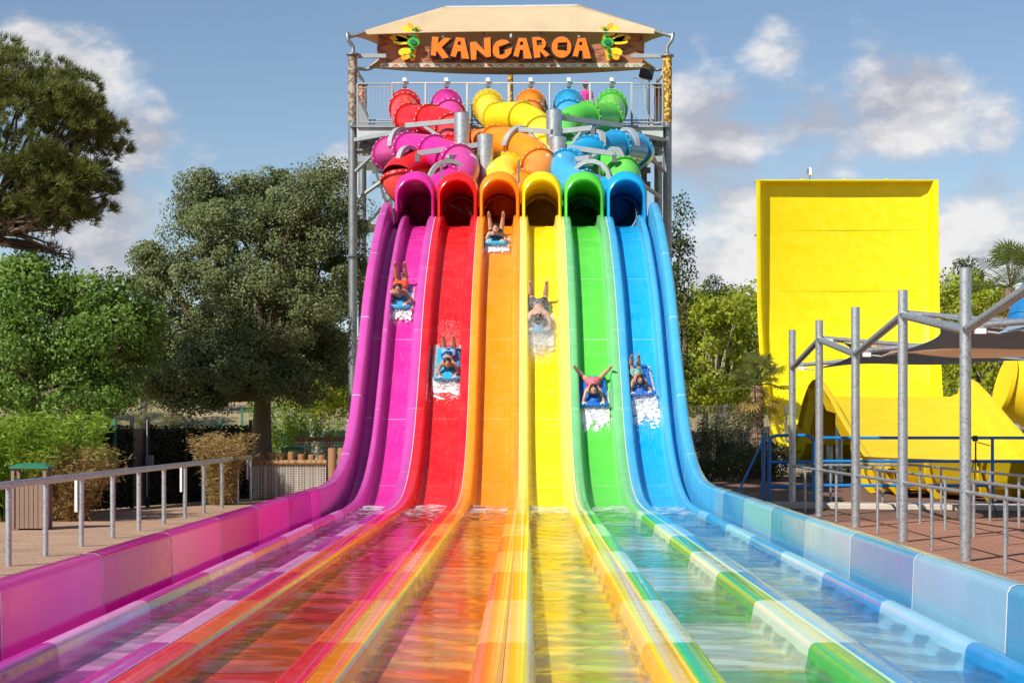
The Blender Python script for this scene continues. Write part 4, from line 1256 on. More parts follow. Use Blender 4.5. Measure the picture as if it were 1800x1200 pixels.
pp = []
for a, b in zip(SYS, SYS[1:]): pp.append((SX, (a + b) / 2))
pp += [(SX, 23.8 - 4.3 * .5)]
pipe_rail('galvanised queue rail joining the tall shade posts beside the blue runout wall', [(SX, 12), (SX, SYS[-1])], pp + [(SX, 17.4), (SX, 15.0)], 1.02)
ys = np.arange(16, 42, 2.1)
pipe_rail('galvanised queue rail second in from the tall shade posts', [(8.05, 14), (8.05, 41.8)], [(8.05, y) for y in ys], 1.0)
pipe_rail('galvanised queue rail third in, turning across to the last shade post', [(9.7, 14), (9.7, 42.6), (SX + .1, 42.6)], [(9.7, y + .8) for y in ys] + [(8.9, 42.6), (7.6, 42.6)], 1.02)

# left railing with name plates
LX = -7.38
LYP = [2000 * 7.38 / (925 - q) * K for q in (15, 80, 143, 198, 244, 288, 325, 358, 390, 417, 440)]
d = LYP[1] - LYP[0]
LYP = [LYP[0] - d * 2, LYP[0] - d] + LYP
root = empty('walkway_railing', (LX, LYP[0], 0), 'galvanised pipe railing along the tan walkway left of the magenta runout', 'railing')
g = G(); g.tube([(LX, LYP[0] - .5, 1.16), (LX, LYP[-1] + .05, 1.16)], .055, 12); under(g.build('rail', M['galv']), root)
for q, y in enumerate(LYP):
    g = G(); g.tube([(LX, y, -.01), (LX, y, 1.13)], .045, 12); under(g.build('post', M['galv']), root)
    if q in (4, 8, 12):
        g = G(); g.box((LX - .07, y - .06, .88), (.05, .03, .62), bevel=.006); under(g.build('plate', M['white']), root)


# blue barrier and gate
BY = 28.25 * K
def blue_fence():
    x0, x1 = P(1437, 0, 28.25).x, 17.5
    root = empty('blue_barrier', (x0, BY, 0), 'bright blue four-rail barrier in front of the yellow chute', 'railing')
    for z in (1.70, 1.12, .52, .06):
        g = G(); g.tube([(x0, BY, z), (x1, BY, z)], .04, 10); under(g.build('rail', M['blue_paint']), root)
    for x in (x0 + .03, 9.4, 11.6, 13.8, 16.0):
        g = G(); g.tube([(x, BY + .09, -.01), (x, BY + .09, 1.72)], .04, 10); under(g.build('post', M['blue_paint']), root)
    root = empty('blue_gate', (P(1387, 0, 28.25).x, BY, 0), 'small blue pipe gate with rounded corners and a leaning brace', 'gate')
    a, b = P(1352, 0, 28.25).x, P(1430, 0, 28.25).x
    loop = [(a, .02), (a, 1.6), (a + .06, 1.72), (a + .18, 1.76), (b - .18, 1.76), (b - .06, 1.72), (b, 1.6), (b, .2), (b - .05, .08), (b - .16, .03), (b - .3, .02)]
    g = G(); g.tube([(x, BY - .03, z) for x, z in loop], .042, 10); under(g.build('frame', M['blue_paint']), root)
    for z in (1.10, .50):
        g = G(); g.tube([(a, BY - .03, z), (b, BY - .03, z)], .04, 10); under(g.build('rail', M['blue_paint']), root)
    xg = P(1342, 0, 28.25).x
    g = G(); g.tube([(xg, BY, -.01), (xg, BY, 1.76)], .045, 10); under(g.build('gate_post', M['blue_paint']), root)
    g = G(); g.tube([(xg, BY - .02, 1.68), (P(1290, 0, 28.25).x, BY - .3, .2)], .03, 8); under(g.build('brace', M['blue_paint']), root)
    g = G(); g.box((b - .1, BY - .08, 1.06), (.22, .04, .05)); under(g.build('latch', M['steel_d']), root)


blue_fence()
# black tripod leaning by the queue
p = Vector((P(1715, 0, 25.0).x, 37.5, 0))
o = empty('black_tripod', p, 'thin black tripod with a small head standing among the queue rails', 'tripod')
for dx, dy in ((-.45, -.1), (.45, -.15), (.05, .4)):
    g = G(); g.tube([p + Vector((dx, dy, 0)), p + Vector((0, 0, 1.3))], .012, 6); under(g.build('leg', M['black']), o)
g = G(); g.tube([p + Vector((0, 0, 1.2)), p + Vector((0, 0, 1.65))], .018, 8); under(g.build('column', M['black']), o)
g = G(); g.box(p + Vector((-.01, 0, 1.72)), (.11, .1, .13), bevel=.02); g.tube([p + Vector((.03, 0, 1.64)), p + Vector((.32, 0, 1.56))], .012, 6); under(g.build('head', M['black']), o)


# ------------------------------------------------------------------ litter bins, hedge fence, log fences
def bin_(loc, label, rz=0):
    root = empty('litter_bin', loc, label, 'bin', 'litter bins with green lids', rz)
    w, dth, h = .60, .5, .98
    for x in (-w / 2, w / 2):
        for y in (-dth / 2, dth / 2):
            g = G(); g.box((x, y, .59), (.07, .07, 1.18), bevel=.008); g.build('corner_post', M['plank'], root)
    n = 6; pw = (w - .08) / n
    g = G(); g.box((0, 0, .48), (pw - .008, .022, .90), bevel=.004); me = g.build('plank', M['plank'], root); me.location = (-w / 2 + .04 + pw / 2, -dth / 2, 0)
    for side in (-1, 1):
        for q in range(n):
            if side == -1 and q == 0: continue
            c = me.copy(); COL.objects.link(c); c.parent = root; c.location = (-w / 2 + .04 + pw * (q + .5), side * dth / 2, 0)
        for q in range(5):
            c = me.copy(); COL.objects.link(c); c.parent = root; c.rotation_euler = (0, 0, R(90)); c.location = (side * w / 2, -dth / 2 + .05 + (dth - .1) / 5 * (q + .5), 0)
    g = G(); g.box((0, 0, .47), (w - .04, dth - .04, .86)); g.build('liner', M['black'], root)
    g = G(); g.box((0, 0, .955), (w + .05, dth + .05, .035), bevel=.008); g.build('rim', M['black'], root)
    g = G(); a, b = (w + .14) / 2, (dth + .14) / 2
    v = [(-a, -b, 1.18), (a, -b, 1.18), (a, b, 1.18), (-a, b, 1.18), (-a, -b, 1.21), (a, -b, 1.21), (a, b, 1.21), (-a, b, 1.21), (-a * .6, -b * .6, 1.275), (a * .6, -b * .6, 1.275), (a * .6, b * .6, 1.275), (-a * .6, b * .6, 1.275)]
    g.add(v, [(3, 2, 1, 0), (0, 1, 5, 4), (1, 2, 6, 5), (2, 3, 7, 6), (3, 0, 4, 7), (4, 5, 9, 8), (5, 6, 10, 9), (6, 7, 11, 10), (7, 4, 8, 11), (8, 9, 10, 11)]); g.build('lid', M['lid'], root)
    return root


bin_((P(56, 0, 22).x, 33.0, 0), 'brown plank litter bin with green lid standing by the bamboo', R(4))
bin_((P(519, 0, 33.8).x, 33.8 * K, 0.1), 'litter bin with green lid half hidden behind the log fence', R(-6))


def leaf_quads(C, size, aspect=1.0, flat=0.0, nrm=None, jitter=.35):
    """one small folded leaf (a kite of two triangles) at every point of C"""
    n = len(C)
    a = RNG.normal(size=(n, 3)); a /= np.linalg.norm(a, axis=1)[:, None]
    if nrm is not None: a = a * (1 - flat) + nrm * flat; a /= np.linalg.norm(a, axis=1)[:, None] + 1e-9
    b = RNG.normal(size=(n, 3)); b -= a * (a * b).sum(1)[:, None]; b /= np.linalg.norm(b, axis=1)[:, None] + 1e-9
    c = np.cross(a, b)
    s = (size * (1 + jitter * RNG.uniform(-1, 1, n)))[:, None]
    w = s * aspect * .5
    v = np.stack([C - b * s * .5, C + c * w + a * s * .12, C + b * s * .5, C - c * w + a * s * .12], 1).reshape(-1, 3)
    f = np.arange(n * 4).reshape(n, 4)
    return v, f


def clump_points(center, radii, n_clump, per, clump_r, shell=.55, power=1.0, low=-1.0):
    """points gathered in leafy clumps that fill an ellipsoid, most of them near its surface"""
    out = []; nr = []
    d = RNG.normal(size=(n_clump, 3)); d /= np.linalg.norm(d, axis=1)[:, None]
    d = d[d[:, 2] > low]
    r = shell + (1 - shell) * RNG.uniform(0, 1, len(d)) ** power
    cc = np.array(center) + d * r[:, None] * np.array(radii)
    for c, dd in zip(cc, d):
        k = int(per * RNG.uniform(.6, 1.4)); cr = clump_r * RNG.uniform(.6, 1.35)
        q = RNG.normal(size=(k, 3)); q /= np.linalg.norm(q, axis=1)[:, None]
        q = q * (RNG.uniform(.25, 1, k) ** .5)[:, None] * cr * np.array([1, 1, .75])
        out.append(c + q); nr.append(q / cr * .7 + dd * .5)
    nr = np.concatenate(nr); nr /= np.linalg.norm(nr, axis=1)[:, None] + 1e-9
    return np.concatenate(out), nr, cc


def limbs(g, base, tips, r0, sides=7):
    base = Vector(base)
    for tip in tips:
        tip = Vector(tip); d = tip - base
        mid = base + d * .5 + Vector((random.uniform(-.1, .1), random.uniform(-.1, .1), random.uniform(-.02, .12))) * d.length
        pts = catmull([base, mid, tip], 5)
        g.tube(pts, list(np.linspace(r0 * .75, .02, len(pts))), sides)


def tree(name, label, base, trunk_h, r0, blobs, leafmat, leaf, per, clump_r, barkmat='bark', group=None, cat='tree', lean=(0, 0), aspect=.62, low=-1.0, ntip=9):
    """blobs: list of (centre offset, radii, clumps)"""
    base = Vector(base); root = empty(name, base, label, cat, group)
    top = base + Vector((lean[0], lean[1], trunk_h))
    g = G(); pts = catmull([base - Vector((0, 0, .1)), base + (top - base) * .5 + Vector((random.uniform(-.1, .1), 0, 0)) * trunk_h * .3, top], 6)
    g.tube(pts, list(np.linspace(r0 * 1.15, r0 * .75, len(pts))), 12)
    tips = []; V = []; Nn = []
    for off, rad, ncl in blobs:
        c, nr, cc = clump_points(base + Vector(off), rad, ncl, per, clump_r, low=low)
        V.append(c); Nn.append(nr)
        for q in RNG.choice(len(cc), min(len(cc), ntip), replace=False): tips.append(cc[q])
    limbs(g, top - Vector((0, 0, .1)), tips, r0 * .6)
    under(g.build('trunk', M[barkmat]), root)
    C = np.concatenate(V); nr = np.concatenate(Nn)
    v, f = leaf_quads(C, np.full(len(C), leaf), aspect, .55, nr)
    under(mesh_np('crown', v, f, M[leafmat]), root)
    return root


# holm oak
ob = P(462, 0, 36); ob = (ob.x, 54.0, 0)
def OFF(px, py, y=36.0): p = P(px, py, y); return (p.x - ob[0], (y - 36) * K, p.z)
tree('holm_oak', 'big grey-green holm oak with a dense rounded crown behind the log fence', ob, 3.0, .33,
     [(OFF(430, 500), (3.2, 3.2, 2.9), 150), (OFF(310, 560, 35.6), (1.9, 2.4, 2.6), 80), (OFF(560, 470, 36.2), (1.7, 2.4, 2.6), 80), (OFF(395, 380, 36.2), (1.6, 1.8, 1.5), 50), (OFF(540, 370, 36.4), (1.9, 1.8, 1.35), 55),
      (OFF(400, 640, 35.3), (2.6, 2.2, 1.15), 70), (OFF(580, 580, 36.4), (1.1, 1.8, 1.9), 36), (OFF(355, 350, 36.2), (.8, .9, .75), 16), (OFF(470, 330, 36.4), (1.3, .9, .65), 22), (OFF(575, 315, 36.4), (.7, .8, .55), 12), (OFF(265, 480, 36), (.9, 1.2, .8), 18),
      (OFF(330, 665, 35.0), (1.9, 1.4, .8), 44), (OFF(440, 650, 34.8), (1.3, 1.2, .7), 26), (OFF(250, 620, 35.4), (1.0, 1.2, 1.2), 30), (OFF(560, 660, 36.0), (1.2, 1.2, .6), 20), (OFF(480, 560, 34.6), (1.8, 1.2, 1.6), 46), (OFF(400, 655, 33.9), (1.6, 1.0, .85), 34), (OFF(300, 640, 34.1), (1.3, 1.0, .95), 28), (OFF(500, 680, 34.3), (1.0, .9, .55), 16), (OFF(345, 705, 34.2), (1.2, .8, .4), 16)],
     'oak', .088, 310, .52, low=-.95, ntip=4)
# leafy trees at the far left
tb = (P(60, 0, 29).x, 44.0, 0)
def OFF2(px, py, y=29.0): p = P(px, py, y); return (p.x - tb[0], (y - 29) * K, p.z)
tree('leafy_tree', 'fresh green leafy tree hanging over the bamboo at the walkway edge', tb, 2.6, .2,
     [(OFF2(40, 600), (1.9, 2, 1.9), 70), (OFF2(170, 600), (1.3, 1.8, 1.6), 52), (OFF2(60, 500), (1.1, 1.4, .8), 26), (OFF2(170, 520), (.9, 1.2, .6), 18), (OFF2(120, 690, 28.6), (1.9, 1.5, .55), 34), (OFF2(235, 580), (.6, .9, .9), 14), (OFF2(-20, 540), (1.5, 1.5, 1.5), 40)],
     'ltree', .105, 210, .5)


# stone pine: needle tufts
def pine():
    base = Vector((P(-60, 0, 29).x, 45.0, 0)); root = empty('stone_pine', base, 'tall stone pine with a dark domed needle crown against the sky', 'tree')
    V = []; F = []; n0 = 0
    g = G(); top = P(-30, 420, 29.5)
    pts = catmull([base - Vector((0, 0, .1)), base + Vector((-.2, 0, 3.0)), top], 8); g.tube(pts, list(np.linspace(.32, .2, len(pts))), 12)
    tips = []
    def tufts(center, rad, n, ln, nl, low, mat):
        ncl = max(8, n // 22)
        d = RNG.normal(size=(ncl * 4, 3)); d /= np.linalg.norm(d, axis=1)[:, None]; d = d[d[:, 2] > low][:ncl]
        r = RNG.uniform(.5, 1.0, len(d)) ** .45
        cl = np.array(center) + d * r[:, None] * np.array(rad) * RNG.uniform(.86, 1.06, (len(d), 1))
        c = []; vs = []
        for cc, dd in zip(cl, d):
            R0 = RNG.uniform(.28, .50); k = 22
            e = RNG.normal(size=(k, 3)); e[:, 2] = np.abs(e[:, 2]) - .25; e /= np.linalg.norm(e, axis=1)[:, None]
            for ee in e:
                p0 = cc + ee * R0 * np.array([1, 1, .7]); c.append(p0)
                up = ee * .8 + dd * .3 + np.array([0, 0, .45]); up /= np.linalg.norm(up)
                q = RNG.normal(size=(nl, 3)) * .5 + up; q /= np.linalg.norm(q, axis=1)[:, None]
                side = np.cross(q, RNG.normal(size=(nl, 3))); side /= np.linalg.norm(side, axis=1)[:, None]
                L = ln * RNG.uniform(.6, 1.1, (nl, 1)); w = .010
                o = p0 + RNG.normal(size=(nl, 3)) * .03
                vs.append(np.stack([o - side * w, o + side * w, o + q * L], 1))
        vs = np.concatenate(vs).reshape(-1, 3)
        return vs, np.arange(len(vs)).reshape(-1, 3), np.array(c)
    C1 = P(10, 262, 29.5)
    parts = [(C1, (2.95, 2.6, 2.35), 4200, .24, 20, -.95), (P(60, 200, 29.3), (1.5, 1.6, 1.3), 500, .28, 26, -.3), (P(130, 270, 29.4), (1.35, 1.5, 1.2), 620, .28, 26, -.9), (P(80, 350, 29.2), (1.7, 1.6, .8), 700, .28, 24, -1), (P(-60, 140, 29.5), (1.6, 1.6, 1.2), 300, .28, 24, -.3)]
    vv = []; ff = []; b = 0
    for a in parts:
        v, f, c = tufts(*a, 'pine'); vv.append(v); ff.append(f + b); b += len(v)
        for q in RNG.choice(len(c), 12, replace=False): tips.append(c[q])
    under(mesh_np('crown', np.concatenate(vv), np.concatenate(ff), M['pine']), root)
    v, f, c = tufts(P(30, 415, 29.4), (2.0, 1.5, .75), 260, .22, 12, -1, 'pine_dry')
    under(mesh_np('dry_twigs', v, f, M['pine_dry']), root)
    for q in range(0, len(c), 6): tips.append(c[q])
    limbs(g, top, [t for t in tips], .09, 5)
    under(g.build('trunk', M['bark']), root)


pine()


def bush(name, label, cat, base, n_stem, h, spread, nleaf, L, w, mat, droop=.3, group=None, stem='bark'):
    """clump of arching stems set with narrow leaves"""
    base = Vector(base); root = empty(name, base, label, cat, group)
    g = G(); V = []
    for s in range(n_stem):
        an = random.uniform(0, 6.283); rr = random.uniform(0, 1) ** .6 * spread
        b = base + Vector((math.cos(an), math.sin(an), 0)) * rr * .45
        hh = h * random.uniform(.6, 1.05)
        tip = b + Vector((math.cos(an) * rr, math.sin(an) * rr, hh)) 
        mid = b.lerp(tip, .55) + Vector((0, 0, hh * droop * .5))
        pts = catmull([b, mid, tip], 5); g.tube(pts, list(np.linspace(.014, .004, len(pts)) if cat != 'grass clump' else np.linspace(.006, .002, len(pts))), 5)
        for q in range(nleaf):
            u = random.uniform(.2 if cat != 'grass clump' else .06, 1) ; k = u * (len(pts) - 1); i = min(int(k), len(pts) - 2); p = pts[i].lerp(pts[i + 1], k - i)
            V.append(p + Vector((random.gauss(0, .07), random.gauss(0, .07), random.gauss(0, .05))))
    under(g.build('stems', M[stem]), root)
    C = np.array(V); n = len(C)
    d = RNG.normal(size=(n, 3)) * np.array([1, 1, .5]) + np.array([0, 0, -.15]); d /= np.linalg.norm(d, axis=1)[:, None]
    s = np.cross(d, RNG.normal(size=(n, 3))); s /= np.linalg.norm(s, axis=1)[:, None]
    Lr = L * RNG.uniform(.6, 1.3, (n, 1)); wr = w * RNG.uniform(.7, 1.2, (n, 1))
    v = np.stack([C, C + d * Lr * .45 + s * wr, C + d * Lr, C + d * Lr * .45 - s * wr], 1).reshape(-1, 3)
    under(mesh_np('leaves', v, np.arange(n * 4).reshape(n, 4), M[mat]), root)
    return root


bl = 'leafy bamboo clumps by the walkway'
bush('bamboo_clump', 'bright green bamboo thicket behind the litter bin', 'bamboo', (P(10, 0, 24).x, 36.2, 0), 150, 2.25, 1.5, 95, .17, .019, 'bamboo', group=bl, stem='bamboo')
bush('bamboo_clump', 'bright green bamboo thicket reaching toward the dark hedge', 'bamboo', (P(85, 0, 25).x, 37.6, 0), 120, 2.15, 1.2, 95, .17, .019, 'bamboo', group=bl, stem='bamboo')
bush('bamboo_clump', 'young bright green bamboo right of the oak trunk', 'bamboo', (P(520, 0, 40).x, 60, 0), 60, 2.9, 1.2, 70, .2, .022, 'bamboo', group=bl, stem='bamboo')
bush('ornamental_grass', 'straw-coloured dry grass spilling out beside the litter bin', 'grass clump', (P(132, 0, 24.2).x, 36.0, 0), 130, 1.5, .8, 60, .17, .009, 'dry', .5, 'dry grass clumps along the hedge', 'dry')
bush('ornamental_grass', 'straw-coloured dry grass in front of the oak trunk', 'grass clump', (P(392, 0, 29).x, 43.2, 0), 110, 1.75, .6, 56, .17, .009, 'dry', .5, 'dry grass clumps along the hedge', 'dry')


def hedge():
    A, B = Vector((-11.6, 36.8, 0)), Vector((-7.55, 46.5, 0)); d = (B - A); L = d.length; t = d.normalized(); nv = Vector((t.y, -t.x, 0))
    root = empty('hedge_fence', (A + B) / 2, 'dark green artificial hedge screen with posts and a double gate', 'fence')
    np_ = 5; gate = (5.1, 5.75)
    cuts = [0, 1.5, 3.0, 4.4, 5.1, 5.75, 7.4, 9.0, L]
    for q, (a, b) in enumerate(zip(cuts, cuts[1:])):
        is_gate = q == 4
        pa, pb = A + t * a, A + t * b; h = 2.0
        g = G(); g.beam(pa + Vector((0, 0, .98)), pb + Vector((0, 0, .98)), .05, 1.9)
        v = []
        o = under(g.build('hedge_panel' if not is_gate else 'gate_leaf', M['hedge' if not is_gate else 'black'], smooth=False), root)
        if not is_gate:
            n = int((b - a) * 2600)
            C = np.array(pa)[None] + np.outer(RNG.uniform(0, b - a, n), np.array(t)) + np.outer(np.abs(RNG.normal(0, .05, n)) + .02, np.array(nv)) 
            C[:, 2] = RNG.uniform(.04, 2.02, n)
            vv, ff = leaf_quads(C, np.full(n, .075), .5)
            lo = mesh_np('hedge_leaves', vv, ff, M['hedge']); lo.parent = o; lo['kind'] = 'stuff'
    for q, c in enumerate(cuts):
        p = A + t * c; g = G(); h = 2.16 if q not in (4, 5) else 2.22
        g.box(p + Vector((0, 0, h / 2)) + nv * .05, (.09, .09, h)); under(g.build('post', M['lid'] if q in (3, 7) else M['black']), root)
    p = A + t * 5.7 + nv * .14
    g = G(); g.box(p + Vector((0, 0, 1.15)), (.2, .1, .26), bevel=.02); under(g.build('lock_box', M['steel_d']), root)
    g = G(); g.box(p + Vector((-.06, 0, 1.2)), (.02, .02, 1.9)); under(g.build('gate_edge', M['steel']), root)


hedge()


def log_fence():
    y = 31.2 * K; x0, x1 = P(446, 0, 31.2).x, P(573, 0, 31.2).x
    root = empty('log_fence', ((x0 + x1) / 2, y, 0), 'round-log barrier with white rope netting beside the magenta chute', 'fence')
    zr = P(0, 813, 31.2).z
    g = G(); g.tube([(x0 - .03, y - .1, zr), (x1 + .03, y - .1, zr + .01)], .075, 14); under(g.build('top_log', M['log_h']), root)
    for q in range(7):
        x = x0 + .18 + q * (x1 - x0 - .3) / 6; h = zr + random.uniform(.2, .32)
        g = G(); g.tube([(x, y + .08, -.05), (x, y + .08, h - .02), (x, y + .08, h)], [.10, .10, .085], 14); under(g.build('upright_log', M['log']), root)
        if q < 6:
            xx = x + .5 * (x1 - x0 - .3) / 6
            g = G(); g.box((xx, y + .1, zr / 2 - .04), (.16, .03, zr - .1)); under(g.build('board', M['white']), root)
    g = G(); n = 26; zz = np.linspace(.05, zr - .08, 15)
    for q in range(n + 1):
        x = x0 + (x1 - x0) * q / n; g.beam((x, y - .1, .05), (x, y - .1, zr - .06), .014, .014)
    for z in zz: g.beam((x0, y - .1, z), (x1, y - .1, z), .014, .014)
    o = under(g.build('rope_net', M['net'], smooth=False), root); o['kind'] = 'stuff'
    # taller logs next to it
    root = empty('log_palisade', (P(592, 0, 32).x, 48, 0), 'tall round log posts close to the magenta chute', 'fence')
    for px in (584, 601, 616):
        p = P(px, 787, 32); g = G(); g.tube([(p.x, p.y, -.05), (p.x, p.y, p.z - .03), (p.x, p.y, p.z)], [.12, .12, .10], 14); under(g.build('upright_log', M['log']), root)
    # second barrier further back
    y = 37.5 * K; x0, x1 = P(517, 0, 37.5).x, P(625, 0, 37.5).x; zr = P(0, 772, 37.5).z
    root = empty('log_fence', ((x0 + x1) / 2, y, 0), 'further single-log barrier with netting in front of the parked cars', 'fence')
    g = G(); g.tube([(x0, y, zr), (x1, y, zr + .02)], .07, 12); under(g.build('top_log', M['log_h']), root)
    for x in (x0 + .2, (x0 + x1) / 2 + .1, x1 - .1):
        g = G(); g.tube([(x, y + .1, -.05), (x, y + .1, zr + .16)], .085, 12); under(g.build('upright_log', M['log']), root)
    g = G()
    for q in range(19):
        x = x0 + (x1 - x0) * q / 18; g.beam((x, y, .05), (x, y, zr - .06), .016, .016)
    for z in np.linspace(.1, zr - .1, 12): g.beam((x0, y, z), (x1, y, z), .016, .016)
    o = under(g.build('rope_net', M['net'], smooth=False), root); o['kind'] = 'stuff'


log_fence()


# far mesh fences
def mesh_fence(label, x0, x1, y, z0, h, step=2.5, mat='steel_d'):
    root = empty('mesh_fence', ((x0 + x1) / 2, y, z0), label, 'fence', 'wire mesh fences at the park edge')
    n = max(1, int((x1 - x0) / step))
    for q in range(n + 1):
        x = x0 + (x1 - x0) * q / n; g = G(); g.box((x, y, z0 + h / 2), (.09, .09, h + .1)); under(g.build('post', M[mat]), root)
    g = G()
    nx = int((x1 - x0) / .14)
    for q in range(nx): g.box((x0 + (q + .5) * (x1 - x0) / nx, y, z0 + h / 2), (.012, .008, h))
    for z in np.linspace(z0 + .1, z0 + h, 9): g.box(((x0 + x1) / 2, y + .01, z), (x1 - x0, .01, .016))
    o = under(g.build('wire_mesh', M[mat], smooth=False), root); o['kind'] = 'stuff'


mesh_fence('dark wire mesh fence behind the shaded shrubs right of the blue chute', 5.6, 13.2, 70, -.1, 2.9)
mesh_fence('green wire mesh fence in front of the parked cars beyond the oak', -14, -6.0, 84, -.1, 2.9, mat='lid')


def car(loc, rz, mat, label):
    root = empty('parked_car', loc, label, 'car', 'dark cars parked beyond the mesh fence', rz)
    g = G()
    prof = [(-2.1, .35), (-2.15, .7), (-2.05, .95), (-1.5, 1.02), (-1.0, 1.45), (.6, 1.48), (1.25, 1.0), (2.0, .88), (2.15, .6), (2.1, .32)]
    g.prism(prof, -.82, .82); o = g.build('body', M[mat], root); md = o.modifiers.new('b', 'BEVEL'); md.width = .08; md.segments = 2
    for s in (-1, 1):
        g = G(); g.prism([(-1.3, 1.03), (-.92, 1.38), (.52, 1.40), (1.05, 1.02)], s * .828, s * .822); g.build('side_window', M['glass'], root)
        for x in (-1.35, 1.35):
            g = G(); g.tube([(x, s * .70, .32), (x, s * .85, .32)], .32, 18); w = g.build('wheel', M['rubber'], root)
            g = G(); g.tube([(x, s * .84, .32), (x, s * .862, .32)], .19, 14); g.build('rim', M['steel_l'], w)
        g = G(); g.box((2.06, s * .6, .72), (.14, .34, .14), bevel=.03); g.build('headlight', M['white'], root)
    g = G(); g.box((.95, 0, 1.24), (.02, 1.3, .62), Matrix.Rotation(R(-53), 3, 'Y')); g.build('windscreen', M['glass'], root)


car((P(607, 0, 61).x, 91, gz(-9, 91) + .02), R(8), 'cardark', 'black parked car with pale window beside the magenta chute edge')
car((P(535, 0, 61).x, 92, gz(-12, 92) + .02), R(5), 'carteal', 'dark green parked car behind the leaning plane trunk')

# ------------------------------------------------------------------ background trees
pg = 'bright plane trees beyond the park fence'
rt = random.Random(3)
for q, (px, y, topy, r) in enumerate(((1205, 62, 500, 3.1), (1262, 60, 520, 2.9), (1318, 63, 505, 3.0), (1240, 66, 540, 3.2), (1695, 64, 480, 3.4), (1760, 62, 500, 3.2), (1650, 68, 505, 3.0), (1150, 63, 520, 3.0))):
    b = P(px, 0, y); zb = gz(b.x, b.y); top = P(px, topy, y).z; hgt = (top - zb - 2.4) / 2
    lab = ['bright yellow-green plane tree nearest the blue chute', 'bright yellow-green plane tree behind the shaded shrubs', 'bright yellow-green plane tree behind the small palm', 'plane tree filling the gap behind the front row', 'green tree right behind the yellow wall edge', 'green tree behind the tall palm', 'green tree half hidden behind the yellow wall', 'plane tree hidden mostly behind the blue chute'][q]
    tree('plane_tree', lab, (b.x, b.y, zb), 2.6, .17, [((0, 0, top - zb - hgt), (r, r, hgt), 75), ((r * .5, -.5, 3.6), (r * .6, r * .6, 1.3), 22), ((-r * .5, -.3, 3.9), (r * .6, r * .6, 1.4), 22), ((rt.uniform(-1, 1), 0, top - zb - 1.2), (1.6, 1.6, 1.0), 20)],
         'plane', .24, 62, .75, 'bark_l', pg)
for q, (px, y, topy, r, lab) in enumerate(((1190, 56, 372, 1.15, 'slender dark poplar rising beside the blue chute'), (1268, 74, 497, 2.2, 'dark evergreen tree showing above the plane trees'), (1240, 78, 508, 2.2, 'second dark evergreen tree above the plane trees'), (1690, 74, 468, 2.6, 'dark evergreen tree beside the yellow wall'))):
    b = P(px, 0, y); zb = gz(b.x, b.y); top = P(px, topy, y).z; h = top - zb
    bl_ = [((rt.uniform(-.3, .3), 0, 2.2 + (h - 2.6) * s), (r * (1.05 - .62 * s), r * (1.05 - .62 * s), h * .13), 20) for s in (.05, .22, .38, .54, .7, .86, .97)]
    tree('dark_tree', lab, (b.x, b.y, zb), h * .22, .13, bl_, 'dtree', .17, 40 if q else 24, .55, 'bark', 'dark trees beyond the park fence', ntip=3)
# low trees on the left behind the hedge, and the leaning planes by the cars
for q, (px, y, topy, r, lab) in enumerate(((560, 56, 640, 2.0, 'plane tree with mottled trunk beyond the oak, by the parked cars'), (615, 60, 600, 2.4, 'plane tree behind the magenta chute edge'), (250, 70, 610, 3.0, 'low green tree on the sandy field behind the hedge'), (140, 72, 600, 3.2, 'low green tree on the sandy field behind the bamboo'), (350, 75, 620, 3.0, 'low green tree on the sandy field behind the oak'))):
    b = P(px, 0, y); zb = gz(b.x, b.y); top = P(px, topy, y).z; hgt = (top - zb - 2.5) / 2
    tree('plane_tree', lab, (b.x, b.y, zb), 2.9, .24, [((0, 0, top - zb - hgt), (r, r, max(.8, hgt)), 46), ((.6, 0, 3.6), (r * .6, r * .6, .8), 16)], 'plane' if q < 2 else 'ltree', .22, 60, .7, 'bark_l', 'trees on the field behind the walkway', lean=(-.35 if q == 0 else 0, 0))


# palms
def palm(label, base, h, nf, fl, r=.2, dry=8):
    base = Vector(base); root = empty('fan_palm', base, label, 'palm', 'fan palms')
    g = G(); n = 26; pts = [base + Vector((0, 0, h * q / n)) for q in range(n + 1)]
    g.tube(pts, [r * (1.0 + (.22 if q % 2 else 0) + .25 * max(0, 1 - q / 5)) for q in range(n + 1)], 12); under(g.build('trunk', M['bark_p']), root)
    top = base + Vector((0, 0, h))
    for q in range(nf + dry):
        drybit = q >= nf
        az = q * 2.4 + random.uniform(-.3, .3); el = R(random.uniform(-5, 80)) if not drybit else R(random.uniform(-65, -25))
        d = Vector((math.cos(az) * math.cos(el), math.sin(az) * math.cos(el), math.sin(el))); L = fl * random.uniform(.8, 1.1)
        stem = catmull([top, top + d * L * .5 + Vector((0, 0, .06)), top + d * L + Vector((0, 0, -.12 * L))], 4)
        gg = G(); gg.tube(stem, .02, 5)
        hub = stem[-1]; sd = d.cross(Vector((0, 0, 1))); sd = sd.normalized() if sd.length > .1 else Vector((1, 0, 0)); up = sd.cross(d)
        for k in range(17):
            a = R(-105 + 210 * k / 16); dr = d * math.cos(a) + sd * math.sin(a) + up * .12; LL = fl * .62 * random.uniform(.85, 1.1)
            m = hub + dr * LL * .55 ; e = hub + dr * LL + Vector((0, 0, -.22 * LL)); w = dr.cross(up).normalized() * .035
            gg.add([hub, m + w, e, m - w], [(0, 1, 2, 3)])
        under(gg.build('frond', M['palm_dry' if drybit else 'palm'], smooth=False), root)


palm('small fan palm with rough trunk left of the yellow wall', (P(1331, 0, 47).x, 47 * K, -.05), 3.7, 26, 1.05, .24, 6)
palm('tall fan palm with golden dry skirt behind the shade sails', (P(1775, 0, 58).x, 58 * K, gz(24, 87)), 9.0, 34, 1.9, .25, 14)

